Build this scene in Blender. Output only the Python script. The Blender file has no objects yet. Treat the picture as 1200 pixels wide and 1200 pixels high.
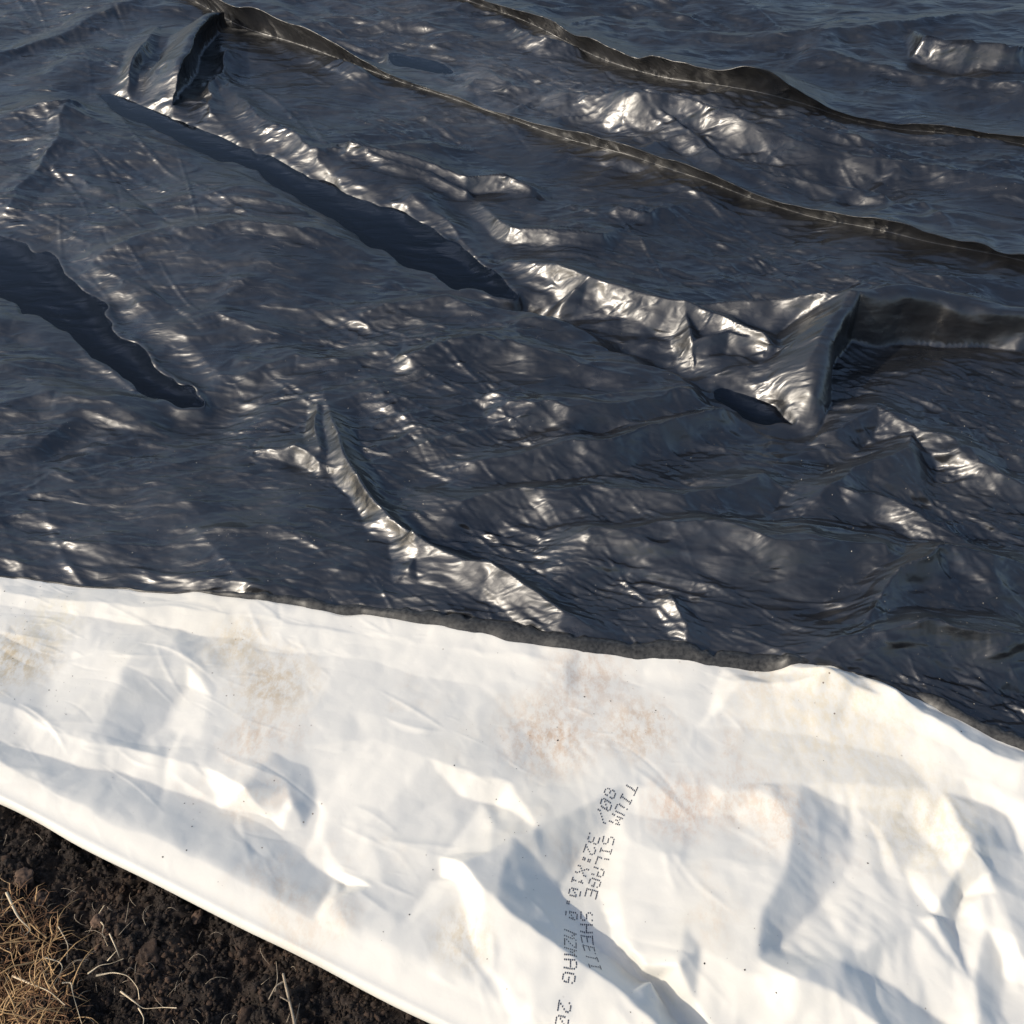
import bpy, math, random, time
import numpy as np
from mathutils import Vector

T0 = time.time()
random.seed(7)
RNG = np.random.default_rng(11)
R = math.radians
sc = bpy.context.scene
C = sc.collection

# ------------------------------------------------------------------ camera
CAM_H, PITCH, FOV = 1.40, R(46.0), R(52.0)
cam_d = bpy.data.cameras.new('camera')
cam = bpy.data.objects.new('camera', cam_d)
C.objects.link(cam)
cam.location = (0, 0, CAM_H)
cam.rotation_euler = (math.pi / 2 - PITCH, 0, 0)
cam_d.sensor_width = 36
cam_d.angle = FOV
cam_d.clip_start = 0.02
cam_d.clip_end = 5000
sc.camera = cam

# ------------------------------------------------------------------ sky, sun, exposure
SUN_EL, SUN_AZ = R(32), math.atan2(-0.95, -0.31)      # azimuth measured from +Y towards +X
to_sun = Vector((math.sin(SUN_AZ) * math.cos(SUN_EL), math.cos(SUN_AZ) * math.cos(SUN_EL), math.sin(SUN_EL)))
world = bpy.data.worlds.new('World')
sc.world = world
world.use_nodes = True
wn = world.node_tree
bg = wn.nodes['Background']
sky = wn.nodes.new('ShaderNodeTexSky')
sky.sky_type = 'NISHITA'
sky.sun_disc = False
sky.sun_elevation = SUN_EL
sky.sun_rotation = SUN_AZ
sky.air_density = 1.0
sky.dust_density = 2.6
sky.ozone_density = 1.2
wn.links.new(sky.outputs[0], bg.inputs[0])
bg.inputs[1].default_value = 0.15
sun_d = bpy.data.lights.new('sun', 'SUN')
sun_d.energy = 2.65
sun_d.angle = R(0.55)
sun_d.color = (1.0, 0.91, 0.77)
sun = bpy.data.objects.new('sun', sun_d)
C.objects.link(sun)
sun.rotation_euler = to_sun.to_track_quat('Z', 'Y').to_euler()
sc.view_settings.view_transform = 'Standard'
sc.view_settings.look = 'None'
sc.view_settings.exposure = 0.20
sc.view_settings.gamma = 1.0
sc.view_settings.use_curve_mapping = False

# ------------------------------------------------------------------ helpers
FPX = 600.0 / math.tan(FOV / 2)
SP, CP = math.sin(PITCH), math.cos(PITCH)

def at(px, py, z=0.0):
    """photo pixel (1200 x 1200) -> x, y on the level plane at height z"""
    u = (px - 600.0) / FPX
    v = (600.0 - py) / FPX
    dx, dy, dz = u, CP + v * SP, -SP + v * CP
    t = (z - CAM_H) / dz
    return dx * t, dy * t

def to_px(x, y, z):
    dy, dz = y, z - CAM_H
    depth = dy * CP - dz * SP
    up = dy * SP + dz * CP
    return 600 + FPX * x / depth, 600 - FPX * up / depth

def tag(o, label=None, cat=None, group=None, kind=None):
    if label: o['label'] = label
    if cat: o['category'] = cat
    if group: o['group'] = group
    if kind: o['kind'] = kind
    return o

def mesh_np(name, verts, faces, mat=None, parent=None, smooth=True, uv=None):
    """verts (n,3), faces (m,3 or 4) arrays -> one mesh object"""
    me = bpy.data.meshes.new(name)
    verts = np.ascontiguousarray(verts, dtype=np.float32)
    faces = np.ascontiguousarray(faces, dtype=np.int32)
    k = faces.shape[1]
    me.vertices.add(len(verts))
    me.vertices.foreach_set('co', verts.ravel())
    me.loops.add(faces.size)
    me.loops.foreach_set('vertex_index', faces.ravel())
    me.polygons.add(len(faces))
    me.polygons.foreach_set('loop_start', np.arange(0, faces.size, k, dtype=np.int32))
    me.polygons.foreach_set('loop_total', np.full(len(faces), k, dtype=np.int32))
    if smooth:
        me.polygons.foreach_set('use_smooth', np.ones(len(faces), dtype=bool))
    me.update(calc_edges=True)
    me.validate()
    if mat: me.materials.append(mat)
    o = bpy.data.objects.new(name, me)
    C.objects.link(o)
    if parent: o.parent = parent
    return o

def grid_faces(nr, nc):
    idx = np.arange(nr * nc).reshape(nr, nc)
    return np.stack([idx[:-1, :-1], idx[:-1, 1:], idx[1:, 1:], idx[1:, :-1]], -1).reshape(-1, 4)

def resize(a, nr, nc):
    """bilinear resize of (h,w[,k])"""
    h, w = a.shape[:2]
    y = np.linspace(0, h - 1, nr); x = np.linspace(0, w - 1, nc)
    y0 = np.minimum(y.astype(int), h - 2); x0 = np.minimum(x.astype(int), w - 2)
    fy = (y - y0).astype(np.float32); fx = (x - x0).astype(np.float32)
    if a.ndim == 3: fy = fy[:, None, None]; fx = fx[None, :, None]
    else: fy = fy[:, None]; fx = fx[None, :]
    b = a[y0] * (1 - fy) + a[y0 + 1] * fy
    return (b[:, x0] * (1 - fx) + b[:, x0 + 1] * fx).astype(np.float32)

def blur(a, n=1):
    for _ in range(n):
        p = np.pad(a, ((1, 1), (1, 1)) + ((0, 0),) * (a.ndim - 2), mode='edge')
        a = (p[:-2, 1:-1] + 2 * p[1:-1, 1:-1] + p[2:, 1:-1]) * 0.25
        p = np.pad(a, ((1, 1), (1, 1)) + ((0, 0),) * (a.ndim - 2), mode='edge')
        a = (p[1:-1, :-2] + 2 * p[1:-1, 1:-1] + p[1:-1, 2:]) * 0.25
    return a

_tab = RNG.random((256, 256)).astype(np.float32) * 2 - 1
def vnoise(x, y):
    """smooth value noise in -1..1"""
    xi = np.floor(x).astype(int); yi = np.floor(y).astype(int)
    fx = x - xi; fy = y - yi
    fx = fx * fx * fx * (fx * (fx * 6 - 15) + 10); fy = fy * fy * fy * (fy * (fy * 6 - 15) + 10)
    xi &= 255; yi &= 255; x1 = (xi + 1) & 255; y1 = (yi + 1) & 255
    return ((_tab[yi, xi] * (1 - fx) + _tab[yi, x1] * fx) * (1 - fy) + (_tab[y1, xi] * (1 - fx) + _tab[y1, x1] * fx) * fy).astype(np.float32)

def fbm(x, y, n=4, gain=0.5):
    s = 0; a = 1
    for k in range(n):
        s = s + a * vnoise(x * 2 ** k + 17.3 * k, y * 2 ** k + 9.1 * k); a *= gain
    return s

# ---- a small cloth solver: a sheet with slack settles over a bed into folds and creases
OFF = [((0, 0), (0, 1), 1.0), ((0, 0), (1, 0), 1.0), ((0, 0), (1, 1), 0.6), ((0, 1), (1, 0), 0.6)]
def pair(P, a, b, st=1):
    h, w = P.shape[:2]
    my, mx = max(a[0], b[0]), max(a[1], b[1])
    A = (slice(a[0], h - my + a[0]), slice(a[1], w - mx + a[1]))
    B = (slice(b[0], h - my + b[0]), slice(b[1], w - mx + b[1]))
    return A, B

def settle(P, bed, iters, ex, ey, bend=0.06, grav=0.0, hold=0.01, hz=0.002, relax=0.22, mom=0.85, target=None):
    """P (h,w,3) float32; bed (h,w) lowest z; ex, ey slack along rows / columns"""
    cons = []
    for a, b, k in OFF:
        A, B = pair(P, a, b)
        d = P[B] - P[A]
        L = np.sqrt((d * d).sum(-1))
        e = ex if a[0] == b[0] else (ey if a[1] == b[1] else 0.5 * (ex + ey))
        if isinstance(e, np.ndarray): e = 0.5 * (e[A] + e[B])
        cons.append((A, B, (L * (1 + e)).astype(np.float32), k))
    P0 = P.copy() if target is None else target
    V = np.zeros_like(P)
    for it in range(iters):
        acc = np.zeros_like(P)
        for A, B, L0, k in cons:
            d = P[B] - P[A]
            L = np.sqrt(np.einsum('ijk,ijk->ij', d, d)) + 1e-9
            d *= ((1 - L0 / L) * (0.5 * k))[..., None]
            acc[A] += d
            acc[B] -= d
        if bend:
            for ax in (0, 1):
                Q = P if ax == 0 else P.swapaxes(0, 1)
                G = acc if ax == 0 else acc.swapaxes(0, 1)
                lap = Q[2:] - 2 * Q[1:-1] + Q[:-2]
                G[1:-1] += (0.5 * bend) * lap
                G[2:] -= (0.25 * bend) * lap
                G[:-2] -= (0.25 * bend) * lap
        acc[..., :2] += hold * (P0[..., :2] - P[..., :2])
        acc[..., 2] += hz * (P0[..., 2] - P[..., 2]) - grav
        V = mom * V + relax * acc
        P += V
        low = P[..., 2] < bed
        P[..., 2] = np.where(low, bed, P[..., 2])
        V[low] *= 0.3
    return P

# ---- node helpers
def new_mat(name):
    m = bpy.data.materials.new(name)
    m.use_nodes = True
    nt = m.node_tree
    return m, nt, nt.nodes['Principled BSDF']

def noise_node(nt, scale, detail=4, rough=0.55, vec=None, dist=0.0, dims='3D'):
    n = nt.nodes.new('ShaderNodeTexNoise')
    n.inputs['Scale'].default_value = scale
    n.inputs['Detail'].default_value = detail
    n.inputs['Roughness'].default_value = rough
    n.inputs['Distortion'].default_value = dist
    if vec is not None: nt.links.new(vec, n.inputs['Vector'])
    return n

def ramp(nt, fac, stops):
    r = nt.nodes.new('ShaderNodeValToRGB')
    e = r.color_ramp.elements
    while len(e) < len(stops): e.new(0.5)
    for k, (p, c) in enumerate(stops):
        e[k].position = p
        e[k].color = c if len(c) == 4 else (*c, 1)
    nt.links.new(fac, r.inputs[0])
    return r

def mixc(nt, fac, a, b):
    m = nt.nodes.new('ShaderNodeMix'); m.data_type = 'RGBA'
    for s, v in ((0, fac), (6, a), (7, b)):
        if hasattr(v, 'is_output') or isinstance(v, bpy.types.NodeSocket): nt.links.new(v, m.inputs[s])
        else: m.inputs[s].default_value = v if s == 0 else (*v, 1)
    return m.outputs[2]

def maprange(nt, v, a, b, c, d):
    m = nt.nodes.new('ShaderNodeMapRange')
    nt.links.new(v, m.inputs[0])
    for k, q in enumerate((a, b, c, d)): m.inputs[k + 1].default_value = q
    return m.outputs[0]

def bump(nt, h, strength, dist, normal=None):
    b = nt.nodes.new('ShaderNodeBump')
    b.inputs['Strength'].default_value = strength
    b.inputs['Distance'].default_value = dist
    nt.links.new(h, b.inputs['Height'])
    if normal is not None: nt.links.new(normal, b.inputs['Normal'])
    return b.outputs[0]

def objco(nt):
    t = nt.nodes.new('ShaderNodeTexCoord')
    return t.outputs['Object']

def mapping(nt, vec, scale=(1, 1, 1), rot=(0, 0, 0)):
    m = nt.nodes.new('ShaderNodeMapping')
    m.inputs['Scale'].default_value = scale
    m.inputs['Rotation'].default_value = rot
    nt.links.new(vec, m.inputs['Vector'])
    return m.outputs[0]

# ------------------------------------------------------------------ materials
def mat_black():
    m, nt, b = new_mat('black_polythene')
    co = objco(nt)
    big = noise_node(nt, 3.2, 5, 0.6, co)
    dust = noise_node(nt, 30, 6, 0.65, co)
    dm = nt.nodes.new('ShaderNodeMath'); dm.operation = 'MULTIPLY'
    nt.links.new(ramp(nt, big.outputs[0], [(0.35, (0, 0, 0)), (0.72, (1, 1, 1))]).outputs[0], dm.inputs[0])
    nt.links.new(ramp(nt, dust.outputs[0], [(0.3, (0.25,) * 3), (0.75, (1, 1, 1))]).outputs[0], dm.inputs[1])
    base = mixc(nt, dm.outputs[0], (0.0042, 0.0043, 0.0050), (0.020, 0.0202, 0.0215))
    # dried splashes and grit
    vor = nt.nodes.new('ShaderNodeTexVoronoi'); vor.inputs['Scale'].default_value = 95
    nt.links.new(co, vor.inputs['Vector'])
    sp = ramp(nt, vor.outputs['Distance'], [(0.06, (1, 1, 1)), (0.13, (0, 0, 0))])
    pick = noise_node(nt, 5.0, 3, 0.6, co)
    pk = ramp(nt, pick.outputs[0], [(0.52, (0, 0, 0)), (0.62, (1, 1, 1))])
    vcol = ramp(nt, vor.outputs['Color'], [(0.62, (0, 0, 0)), (0.70, (1, 1, 1))])
    mm = nt.nodes.new('ShaderNodeMath'); mm.operation = 'MULTIPLY'
    nt.links.new(sp.outputs[0], mm.inputs[0]); nt.links.new(pk.outputs[0], mm.inputs[1])
    m2 = nt.nodes.new('ShaderNodeMath'); m2.operation = 'MULTIPLY'
    nt.links.new(mm.outputs[0], m2.inputs[0]); nt.links.new(vcol.outputs[0], m2.inputs[1])
    col = mixc(nt, m2.outputs[0], base, (0.22, 0.20, 0.18))
    nt.links.new(col, b.inputs['Base Color'])
    ro = noise_node(nt, 9, 5, 0.6, co)
    rough = maprange(nt, ro.outputs[0], 0.34, 0.68, 0.27, 0.50)
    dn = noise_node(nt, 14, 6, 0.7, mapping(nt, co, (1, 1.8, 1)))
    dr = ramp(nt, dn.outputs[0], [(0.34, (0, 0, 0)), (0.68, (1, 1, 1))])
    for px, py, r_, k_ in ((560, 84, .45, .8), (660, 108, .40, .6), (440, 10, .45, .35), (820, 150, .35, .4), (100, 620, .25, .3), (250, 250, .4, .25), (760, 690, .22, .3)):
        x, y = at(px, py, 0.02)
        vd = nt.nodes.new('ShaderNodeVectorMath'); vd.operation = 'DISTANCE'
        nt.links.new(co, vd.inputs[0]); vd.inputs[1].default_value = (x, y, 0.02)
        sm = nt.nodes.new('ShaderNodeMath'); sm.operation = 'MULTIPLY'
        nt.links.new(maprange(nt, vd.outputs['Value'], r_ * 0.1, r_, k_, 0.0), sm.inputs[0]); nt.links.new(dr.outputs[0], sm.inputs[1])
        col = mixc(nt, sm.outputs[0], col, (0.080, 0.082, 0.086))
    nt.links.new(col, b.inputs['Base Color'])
    nt.links.new(rough, b.inputs['Roughness'])
    b.inputs['IOR'].default_value = 1.9
    # fine crinkle of the film: small flat facets drawn out along the sheet
    wob = noise_node(nt, 7, 2, 0.5, co)
    wv = nt.nodes.new('ShaderNodeVectorMath'); wv.operation = 'SCALE'; wv.inputs['Scale'].default_value = 0.06
    nt.links.new(wob.outputs['Color'], wv.inputs[0])
    ad = nt.nodes.new('ShaderNodeVectorMath'); ad.operation = 'ADD'
    nt.links.new(co, ad.inputs[0]); nt.links.new(wv.outputs[0], ad.inputs[1])
    nb = None
    for sc_, rot, st, di in (((14, 46, 30), -16, 0.16, 0.010), ((60, 150, 100), 8, 0.12, 0.003)):
        vo = nt.nodes.new('ShaderNodeTexVoronoi'); vo.inputs['Scale'].default_value = 1.0
        nt.links.new(mapping(nt, ad.outputs[0], sc_, (0, 0, R(rot))), vo.inputs['Vector'])
        nb = bump(nt, vo.outputs['Distance'], st, di, nb)
    # thin crisp wrinkle lines in two slanting families, strongest in patches
    for sc_, rot, st, di, of in (((5, 18, 10), -17, 0.9, 0.020, 0.0), ((9, 30, 18), 13, 0.9, 0.0125, 7.0), ((22, 64, 44), -10, 0.8, 0.0048, 3.0)):
        rn = noise_node(nt, 1.0, 3, 0.5, mapping(nt, ad.outputs[0], sc_, (0, 0, R(rot))), 0.35)
        rn.noise_type = 'RIDGED_MULTIFRACTAL'
        rn.normalize = True
        rn.inputs['Lacunarity'].default_value = 2.3
        pm = noise_node(nt, 3.1, 2, 0.5, co); pm.inputs['Scale'].default_value = 3.1 + of
        mu = nt.nodes.new('ShaderNodeMath'); mu.operation = 'MULTIPLY'
        nt.links.new(rn.outputs[0], mu.inputs[0]); nt.links.new(maprange(nt, pm.outputs[0], 0.38, 0.62, 0.25, 1.0), mu.inputs[1])
        nb = bump(nt, mu.outputs[0], st, di, nb)
    nt.links.new(nb, b.inputs['Normal'])
    return m

def mat_white():
    m, nt, b = new_mat('white_polythene')
    co = objco(nt)
    # clay-coloured smears where soil was wiped off
    n = noise_node(nt, 4.2, 4, 0.55, co)
    fine = noise_node(nt, 78, 8, 0.78, mapping(nt, co, (1, 0.6, 1)))
    s1 = ramp(nt, n.outputs[0], [(0.56, (0, 0, 0)), (0.70, (1, 1, 1))])
    s2 = ramp(nt, fine.outputs[0], [(0.44, (0.10,) * 3), (0.60, (1, 1, 1))])
    mm = nt.nodes.new('ShaderNodeMath'); mm.operation = 'MULTIPLY'
    nt.links.new(s1.outputs[0], mm.inputs[0]); nt.links.new(s2.outputs[0], mm.inputs[1])
    col = mixc(nt, mm.outputs[0], (0.745, 0.72, 0.65), (0.66, 0.545, 0.43))
    for px, py, r, c in ((642, 858, .085, (.60, .46, .34)), (748, 850, .07, (.62, .50, .38)), (800, 945, .06, (.66, .53, .42)), (320, 795, .08, (.62, .52, .38)),
                         (15, 765, .08, (.60, .50, .34)), (275, 750, .06, (.66, .57, .42)), (60, 722, .06, (.70, .65, .52)), (545, 1105, .05, (.64, .56, .42)), (975, 835, .16, (.72, .65, .51)), (1085, 965, .10, (.68, .62, .49)), (690, 790, .08, (.64, .54, .44))):
        x, y = at(px, py, 0.02)
        vd = nt.nodes.new('ShaderNodeVectorMath'); vd.operation = 'DISTANCE'
        nt.links.new(co, vd.inputs[0]); vd.inputs[1].default_value = (x, y, 0.02)
        k1 = maprange(nt, vd.outputs['Value'], r * 0.3, r * 1.15, 1.0, 0.0)
        sm = nt.nodes.new('ShaderNodeMath'); sm.operation = 'MULTIPLY'
        nt.links.new(k1, sm.inputs[0]); nt.links.new(s2.outputs[0], sm.inputs[1])
        col = mixc(nt, sm.outputs[0], col, c)
    dn = noise_node(nt, 2.1, 5, 0.6, co)
    d2 = ramp(nt, dn.outputs[0], [(0.50, (0, 0, 0)), (0.78, (1, 1, 1))])
    col = mixc(nt, maprange(nt, d2.outputs[0], 0, 1, 0, 0.75), col, (0.72, 0.67, 0.55))
    # grit specks
    vor = nt.nodes.new('ShaderNodeTexVoronoi'); vor.inputs['Scale'].default_value = 70
    nt.links.new(co, vor.inputs['Vector'])
    sp = ramp(nt, vor.outputs['Distance'], [(0.07, (1, 1, 1)), (0.12, (0, 0, 0))])
    vc = ramp(nt, vor.outputs['Color'], [(0.66, (0, 0, 0)), (0.72, (1, 1, 1))])
    pk = ramp(nt, noise_node(nt, 3.3, 3, 0.6, co).outputs[0], [(0.53, (0, 0, 0)), (0.62, (1, 1, 1))])
    a = nt.nodes.new('ShaderNodeMath'); a.operation = 'MULTIPLY'
    nt.links.new(sp.outputs[0], a.inputs[0]); nt.links.new(vc.outputs[0], a.inputs[1])
    c = nt.nodes.new('ShaderNodeMath'); c.operation = 'MULTIPLY'
    nt.links.new(a.outputs[0], c.inputs[0]); nt.links.new(pk.outputs[0], c.inputs[1])
    col = mixc(nt, c.outputs[0], col, (0.20, 0.15, 0.11))
    nt.links.new(col, b.inputs['Base Color'])
    b.inputs['Roughness'].default_value = 0.42
    b.inputs['IOR'].default_value = 1.5
    b.inputs['Specular IOR Level'].default_value = 0.35
    n1 = noise_node(nt, 38, 3, 0.5, co, 0.3)
    nb = bump(nt, n1.outputs[0], 0.16, 0.004)
    nt.links.new(nb, b.inputs['Normal'])
    return m

def mat_soil():
    m, nt, b = new_mat('dark_soil')
    co = objco(nt)
    n = noise_node(nt, 12, 6, 0.65, co)
    r = ramp(nt, n.outputs[0], [(0.3, (0.008, 0.0055, 0.004)), (0.52, (0.024, 0.0158, 0.0108)), (0.78, (0.085, 0.052, 0.033))])
    f = noise_node(nt, 260, 4, 0.7, co)
    geo = nt.nodes.new('ShaderNodeNewGeometry')
    isl = ramp(nt, geo.outputs['Random Per Island'], [(0.0, (0.35,) * 3), (0.7, (0.9,) * 3), (1.0, (2.2, 2.0, 1.9))])
    mu = nt.nodes.new('ShaderNodeMix'); mu.data_type = 'RGBA'; mu.blend_type = 'MULTIPLY'; mu.inputs[0].default_value = 1
    nt.links.new(r.outputs[0], mu.inputs[6]); nt.links.new(isl.outputs[0], mu.inputs[7])
    col = mixc(nt, ramp(nt, f.outputs[0], [(0.5, (0, 0, 0)), (0.75, (0.6,) * 3)]).outputs[0], mu.outputs[2], (0.085, 0.066, 0.055))
    nt.links.new(col, b.inputs['Base Color'])
    b.inputs['Roughness'].default_value = 0.85
    b.inputs['Specular IOR Level'].default_value = 0.3
    nb = bump(nt, f.outputs[0], 0.7, 0.002)
    nt.links.new(nb, b.inputs['Normal'])
    return m

def mat_plain(name, col, rough=0.6, var=0.25, scale=40):
    m, nt, b = new_mat(name)
    n = noise_node(nt, scale, 4, 0.6, objco(nt))
    a = tuple(c * (1 - var) for c in col); d = tuple(min(1, c * (1 + var)) for c in col)
    nt.links.new(ramp(nt, n.outputs[0], [(0.3, a), (0.7, d)]).outputs[0], b.inputs['Base Color'])
    b.inputs['Roughness'].default_value = rough
    return m

def mat_water():
    m, nt, b = new_mat('shallow_water')
    co = objco(nt)
    b.inputs['Base Color'].default_value = (0.10, 0.13, 0.20, 1)
    b.inputs['Roughness'].default_value = 0.04
    b.inputs['IOR'].default_value = 1.333
    b.inputs['Transmission Weight'].default_value = 1.0
    n = noise_node(nt, 9, 2, 0.5, co)
    nt.links.new(bump(nt, n.outputs[0], 0.05, 0.004), b.inputs['Normal'])
    return m

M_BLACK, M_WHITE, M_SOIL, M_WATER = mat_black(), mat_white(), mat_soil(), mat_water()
M_LIP = mat_plain('dusty_black_edge', (0.036, 0.035, 0.032), 0.45, 0.75, 160)
M_INK = mat_plain('black_ink', (0.035, 0.035, 0.05), 0.55)
M_STRAW = mat_plain('dry_straw', (0.46, 0.29, 0.13), 0.6, 0.35, 60)
M_STRAW2 = mat_plain('bleached_stem', (0.66, 0.53, 0.35), 0.6, 0.3, 60)
M_THATCH = mat_plain('brown_thatch', (0.27, 0.14, 0.065), 0.7, 0.5, 120)
M_CLOD = mat_plain('brown_clod', (0.095, 0.058, 0.038), 0.9, 0.6, 180)
M_TWIG = mat_plain('grey_twig', (0.30, 0.24, 0.17), 0.7, 0.35, 90)

# ------------------------------------------------------------------ outlines read off the ground
CUT = np.array([(-500, 640), (-250, 655), (0, 676), (150, 690), (300, 706), (420, 722), (560, 746), (650, 763), (760, 773),
                (900, 783), (975, 781), (1003, 793), (1050, 804), (1100, 832), (1150, 856), (1200, 878), (1400, 965), (1700, 1080)], float)
FOLD_A, FOLD_B = (-500, 690), (1700, 1812)

def cut_py(px): return np.interp(px, CUT[:, 0], CUT[:, 1])

# ------------------------------------------------------------------ black sheet
NR, NC = 860, 950
JA, JB = 520, 660                                   # rows that carry the two long pleats
xi = np.linspace(-1.45, 1.45, NC)
pxs = 600 + 600 * xi
# long pleats: foot line in the photo, crest height, overhang (cm)
PLEAT_A = np.array([(-300, -165, 1.5, .6), (100, -42, 1.5, .6), (195, -10, 2, 1), (240, 8, 3.5, 1.4), (262, 24, 7, 3), (300, 36, 7, 3.4), (345, 50, 6, 3), (395, 68, 4.2, 2.2), (430, 82, 2.6, 1.4), (490, 100, 2.0, 1.2), (550, 121, 1.8, 1.2), (600, 138, 2.0, 1.4),
                    (660, 158, 2.4, 1.6), (700, 174, 3.0, 2), (740, 188, 3.4, 2), (800, 204, 2.4, 1.6), (870, 225, 2.6, 1.8), (940, 246, 3.0, 2), (1000, 264, 3.0, 2), (1060, 281, 3.6, 2), (1120, 294, 3.6, 2), (1200, 308, 3, 2), (1480, 372, 2, 1)], float)
PLEAT_B = np.array([(-300, -250, 2, 1), (300, -90, 2, 1), (480, -30, 2.5, 1.2), (560, 4, 3.4, 1.6), (610, 24, 3.8, 1.8), (660, 44, 5.0, 2.6), (700, 64, 7.0, 3.4), (760, 86, 7.8, 4.2), (820, 105, 7.8, 4.2), (880, 118, 7.0, 4), (930, 124, 5.0, 3), (970, 127, 2.4, 1.4), (1030, 138, 1.6, 1), (1100, 150, 2.2, 1.4), (1200, 172, 2.4, 1.4), (1480, 236, 2, 1)], float)
def pleat_line(T):
    py = np.interp(pxs, T[:, 0], T[:, 1]); py = np.convolve(np.pad(py, 12, mode='reflect', reflect_type='odd'), np.ones(25) / 25, 'valid')
    h = np.interp(pxs, T[:, 0], T[:, 2]); le = np.interp(pxs, T[:, 0], T[:, 3])
    y = np.array([at(600, p)[1] for p in py])
    return y, h * 0.01, le * 0.01
YA, HA, LA = pleat_line(PLEAT_A)
YB, HB, LB = pleat_line(PLEAT_B)
ys = np.array([at(600, p)[1] for p in cut_py(pxs)]) - 0.13
YF = np.maximum(YB * 1.5, 5.5)
def lay_rows():
    out = np.zeros((NR, NC))
    nodes = [(0, ys), (JA, YA), (JB, YB), (NR - 1, YF)]
    for (j0, a), (j1, b) in zip(nodes[:-1], nodes[1:]):
        t = np.linspace(0, 1, j1 - j0 + 1)[:, None]
        out[j0:j1 + 1] = a[None] * (b / a)[None] ** t
    return out
GY = lay_rows()
GX = xi[None, :] * math.tan(FOV / 2) * (CP * GY + CAM_H * SP)

def fold_pleat(P, j0, h, le, back):
    """row j0 is the foot; the rows behind it climb the overhanging face to the crest, then fall away"""
    prof = [(0.0, 0.0), (.004, .03), (.05, .16), (.20, .40), (.50, .68), (.84, .90), (.985, .98), (1.0, 1.0), (.93, 1.012)]
    nf = len(prof)
    foot = P[j0].copy()
    def sm(a, k):
        return np.convolve(np.pad(a, k, mode='edge'), np.ones(2 * k + 1) / (2 * k + 1), 'valid')
    for c, k in ((0, 4), (1, 10), (2, 14)): foot[:, c] = sm(sm(foot[:, c], k), k)
    for q in range(1, 9):
        f = (1 - q / 9) ** 1.5
        P[j0 - q, :, 2] = P[j0 - q, :, 2] * (1 - f) + foot[:, 2] * f
    for q in range(0, len(prof) + 10):
        f = 1 - max(0, q - len(prof)) / 11
        P[j0 + q, :, 2] = P[j0 + q, :, 2] * (1 - 0.8 * f) + foot[:, 2] * 0.8 * f
    t = np.gradient(foot[:, :2], axis=0); t /= np.linalg.norm(t, axis=1, keepdims=True) + 1e-9
    n = np.stack([t[:, 1], -t[:, 0]], -1); n[n[:, 1] > 0] *= -1
    base = P[j0:j0 + nf + back].copy()
    for k, (o, z) in enumerate(prof):
        P[j0 + k, :, :2] = foot[:, :2] + n * (le * o)[:, None]
        P[j0 + k, :, 2] = foot[:, 2] + h * z
    P[j0 - 1, :, :2] = foot[:, :2] + n * 0.0025; P[j0 - 1, :, 2] = foot[:, 2]
    crest = P[j0 + nf - 1].copy()
    shift = crest - base[nf - 1]
    for k in range(back):
        f = 1 - (k + 1) / (back + 1)
        g = f * f * (3 - 2 * f)
        P[j0 + nf + k, :, :2] = base[nf + k, :, :2] + shift[:, :2] * g
        P[j0 + nf + k, :, 2] = base[nf + k, :, 2] + shift[:, 2] * (0.35 * f ** 3 + 0.65 * g)
    return P

# crests: [(px, py, height cm)...], foot width towards camera, foot width behind, lean towards camera (cm)
PLEATS = [
    # steep bent fold top left running down to the puddle
    ([(268, 18, 4), (248, 24, 7), (226, 46, 9), (211, 80, 8), (203, 108, 5), (199, 124, 1.2)], 2.6, 8, 4.2),
    ([(184, 40, 1), (166, 58, 3.2), (150, 88, 3.2), (140, 112, 1)], 3, 6, 0.3),
    # tall tent fold at the right: rounded face over the dark hollow
    ([(800, 354, 1), (900, 346, 5), (1000, 338, 9.5)], 7, 5, 0),
    ([(928, 506, .8), (938, 478, 3.5), (948, 442, 6.5), (966, 396, 8.5), (1000, 338, 10), (1060, 337, 10), (1130, 341, 10), (1210, 348, 10), (1400, 360, 8)], 7.0, 9, 3.8, 'round'),
    ([(600, 300, 1.4), (652, 305, 4.7), (690, 328, 4), (750, 345, 4), (800, 352, 5), (850, 365, 5.4), (893, 384, 5.4), (902, 400, 3.6)], 7, 8, 0.8),
    ([(800, 352, 3.1), (812, 392, 3.4), (855, 383, 3.9), (898, 398, 3.1)], 4, 4, 0),
    ([(690, 328, 3.6), (660, 345, 2.2)], 4, 4, 0),
    ([(412, 168, 4.2), (445, 178, 3.4), (500, 186, 3.4), (545, 196, 3.8), (590, 196, 4.2), (620, 212, 3)], 5, 6, 0.6),
    ([(412, 172, 2.4), (450, 190, 2.4), (500, 198, 2.4), (545, 212, 2.4)], 3, 2.5, 0),
    ([(560, 230, 1.6), (600, 258, 3.2), (650, 268, 3.2), (706, 270, 3.6), (720, 268, 1.6)], 5, 6, 0.4),
    ([(380, 462, 1.6), (388, 492, 3), (402, 530, 3.3), (430, 575, 3.3), (460, 607, 3), (492, 636, 3.3)], 4.2, 4.6, 0),
    ([(372, 470, 1.8), (368, 500, 2.4), (376, 530, 1.2)], 3, 3, 0.2),
    ([(486, 629, 4.7), (520, 646, 4.3), (548, 660, 4.1), (576, 664, 4.9), (600, 682, 4.1), (630, 700, 3.6), (662, 722, 2.9), (694, 742, 1.4)], 6.5, 5, 0.2),
    ([(487, 634, 3.5), (494, 655, 2.1), (480, 670, 1.4)], 3, 3, 0),
    ([(1070, 36, 3.4), (1085, 38, 6.9), (1140, 44, 8), (1195, 53, 6.9), (1240, 62, 2.3)], 5, 7, 0.4),
]
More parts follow.
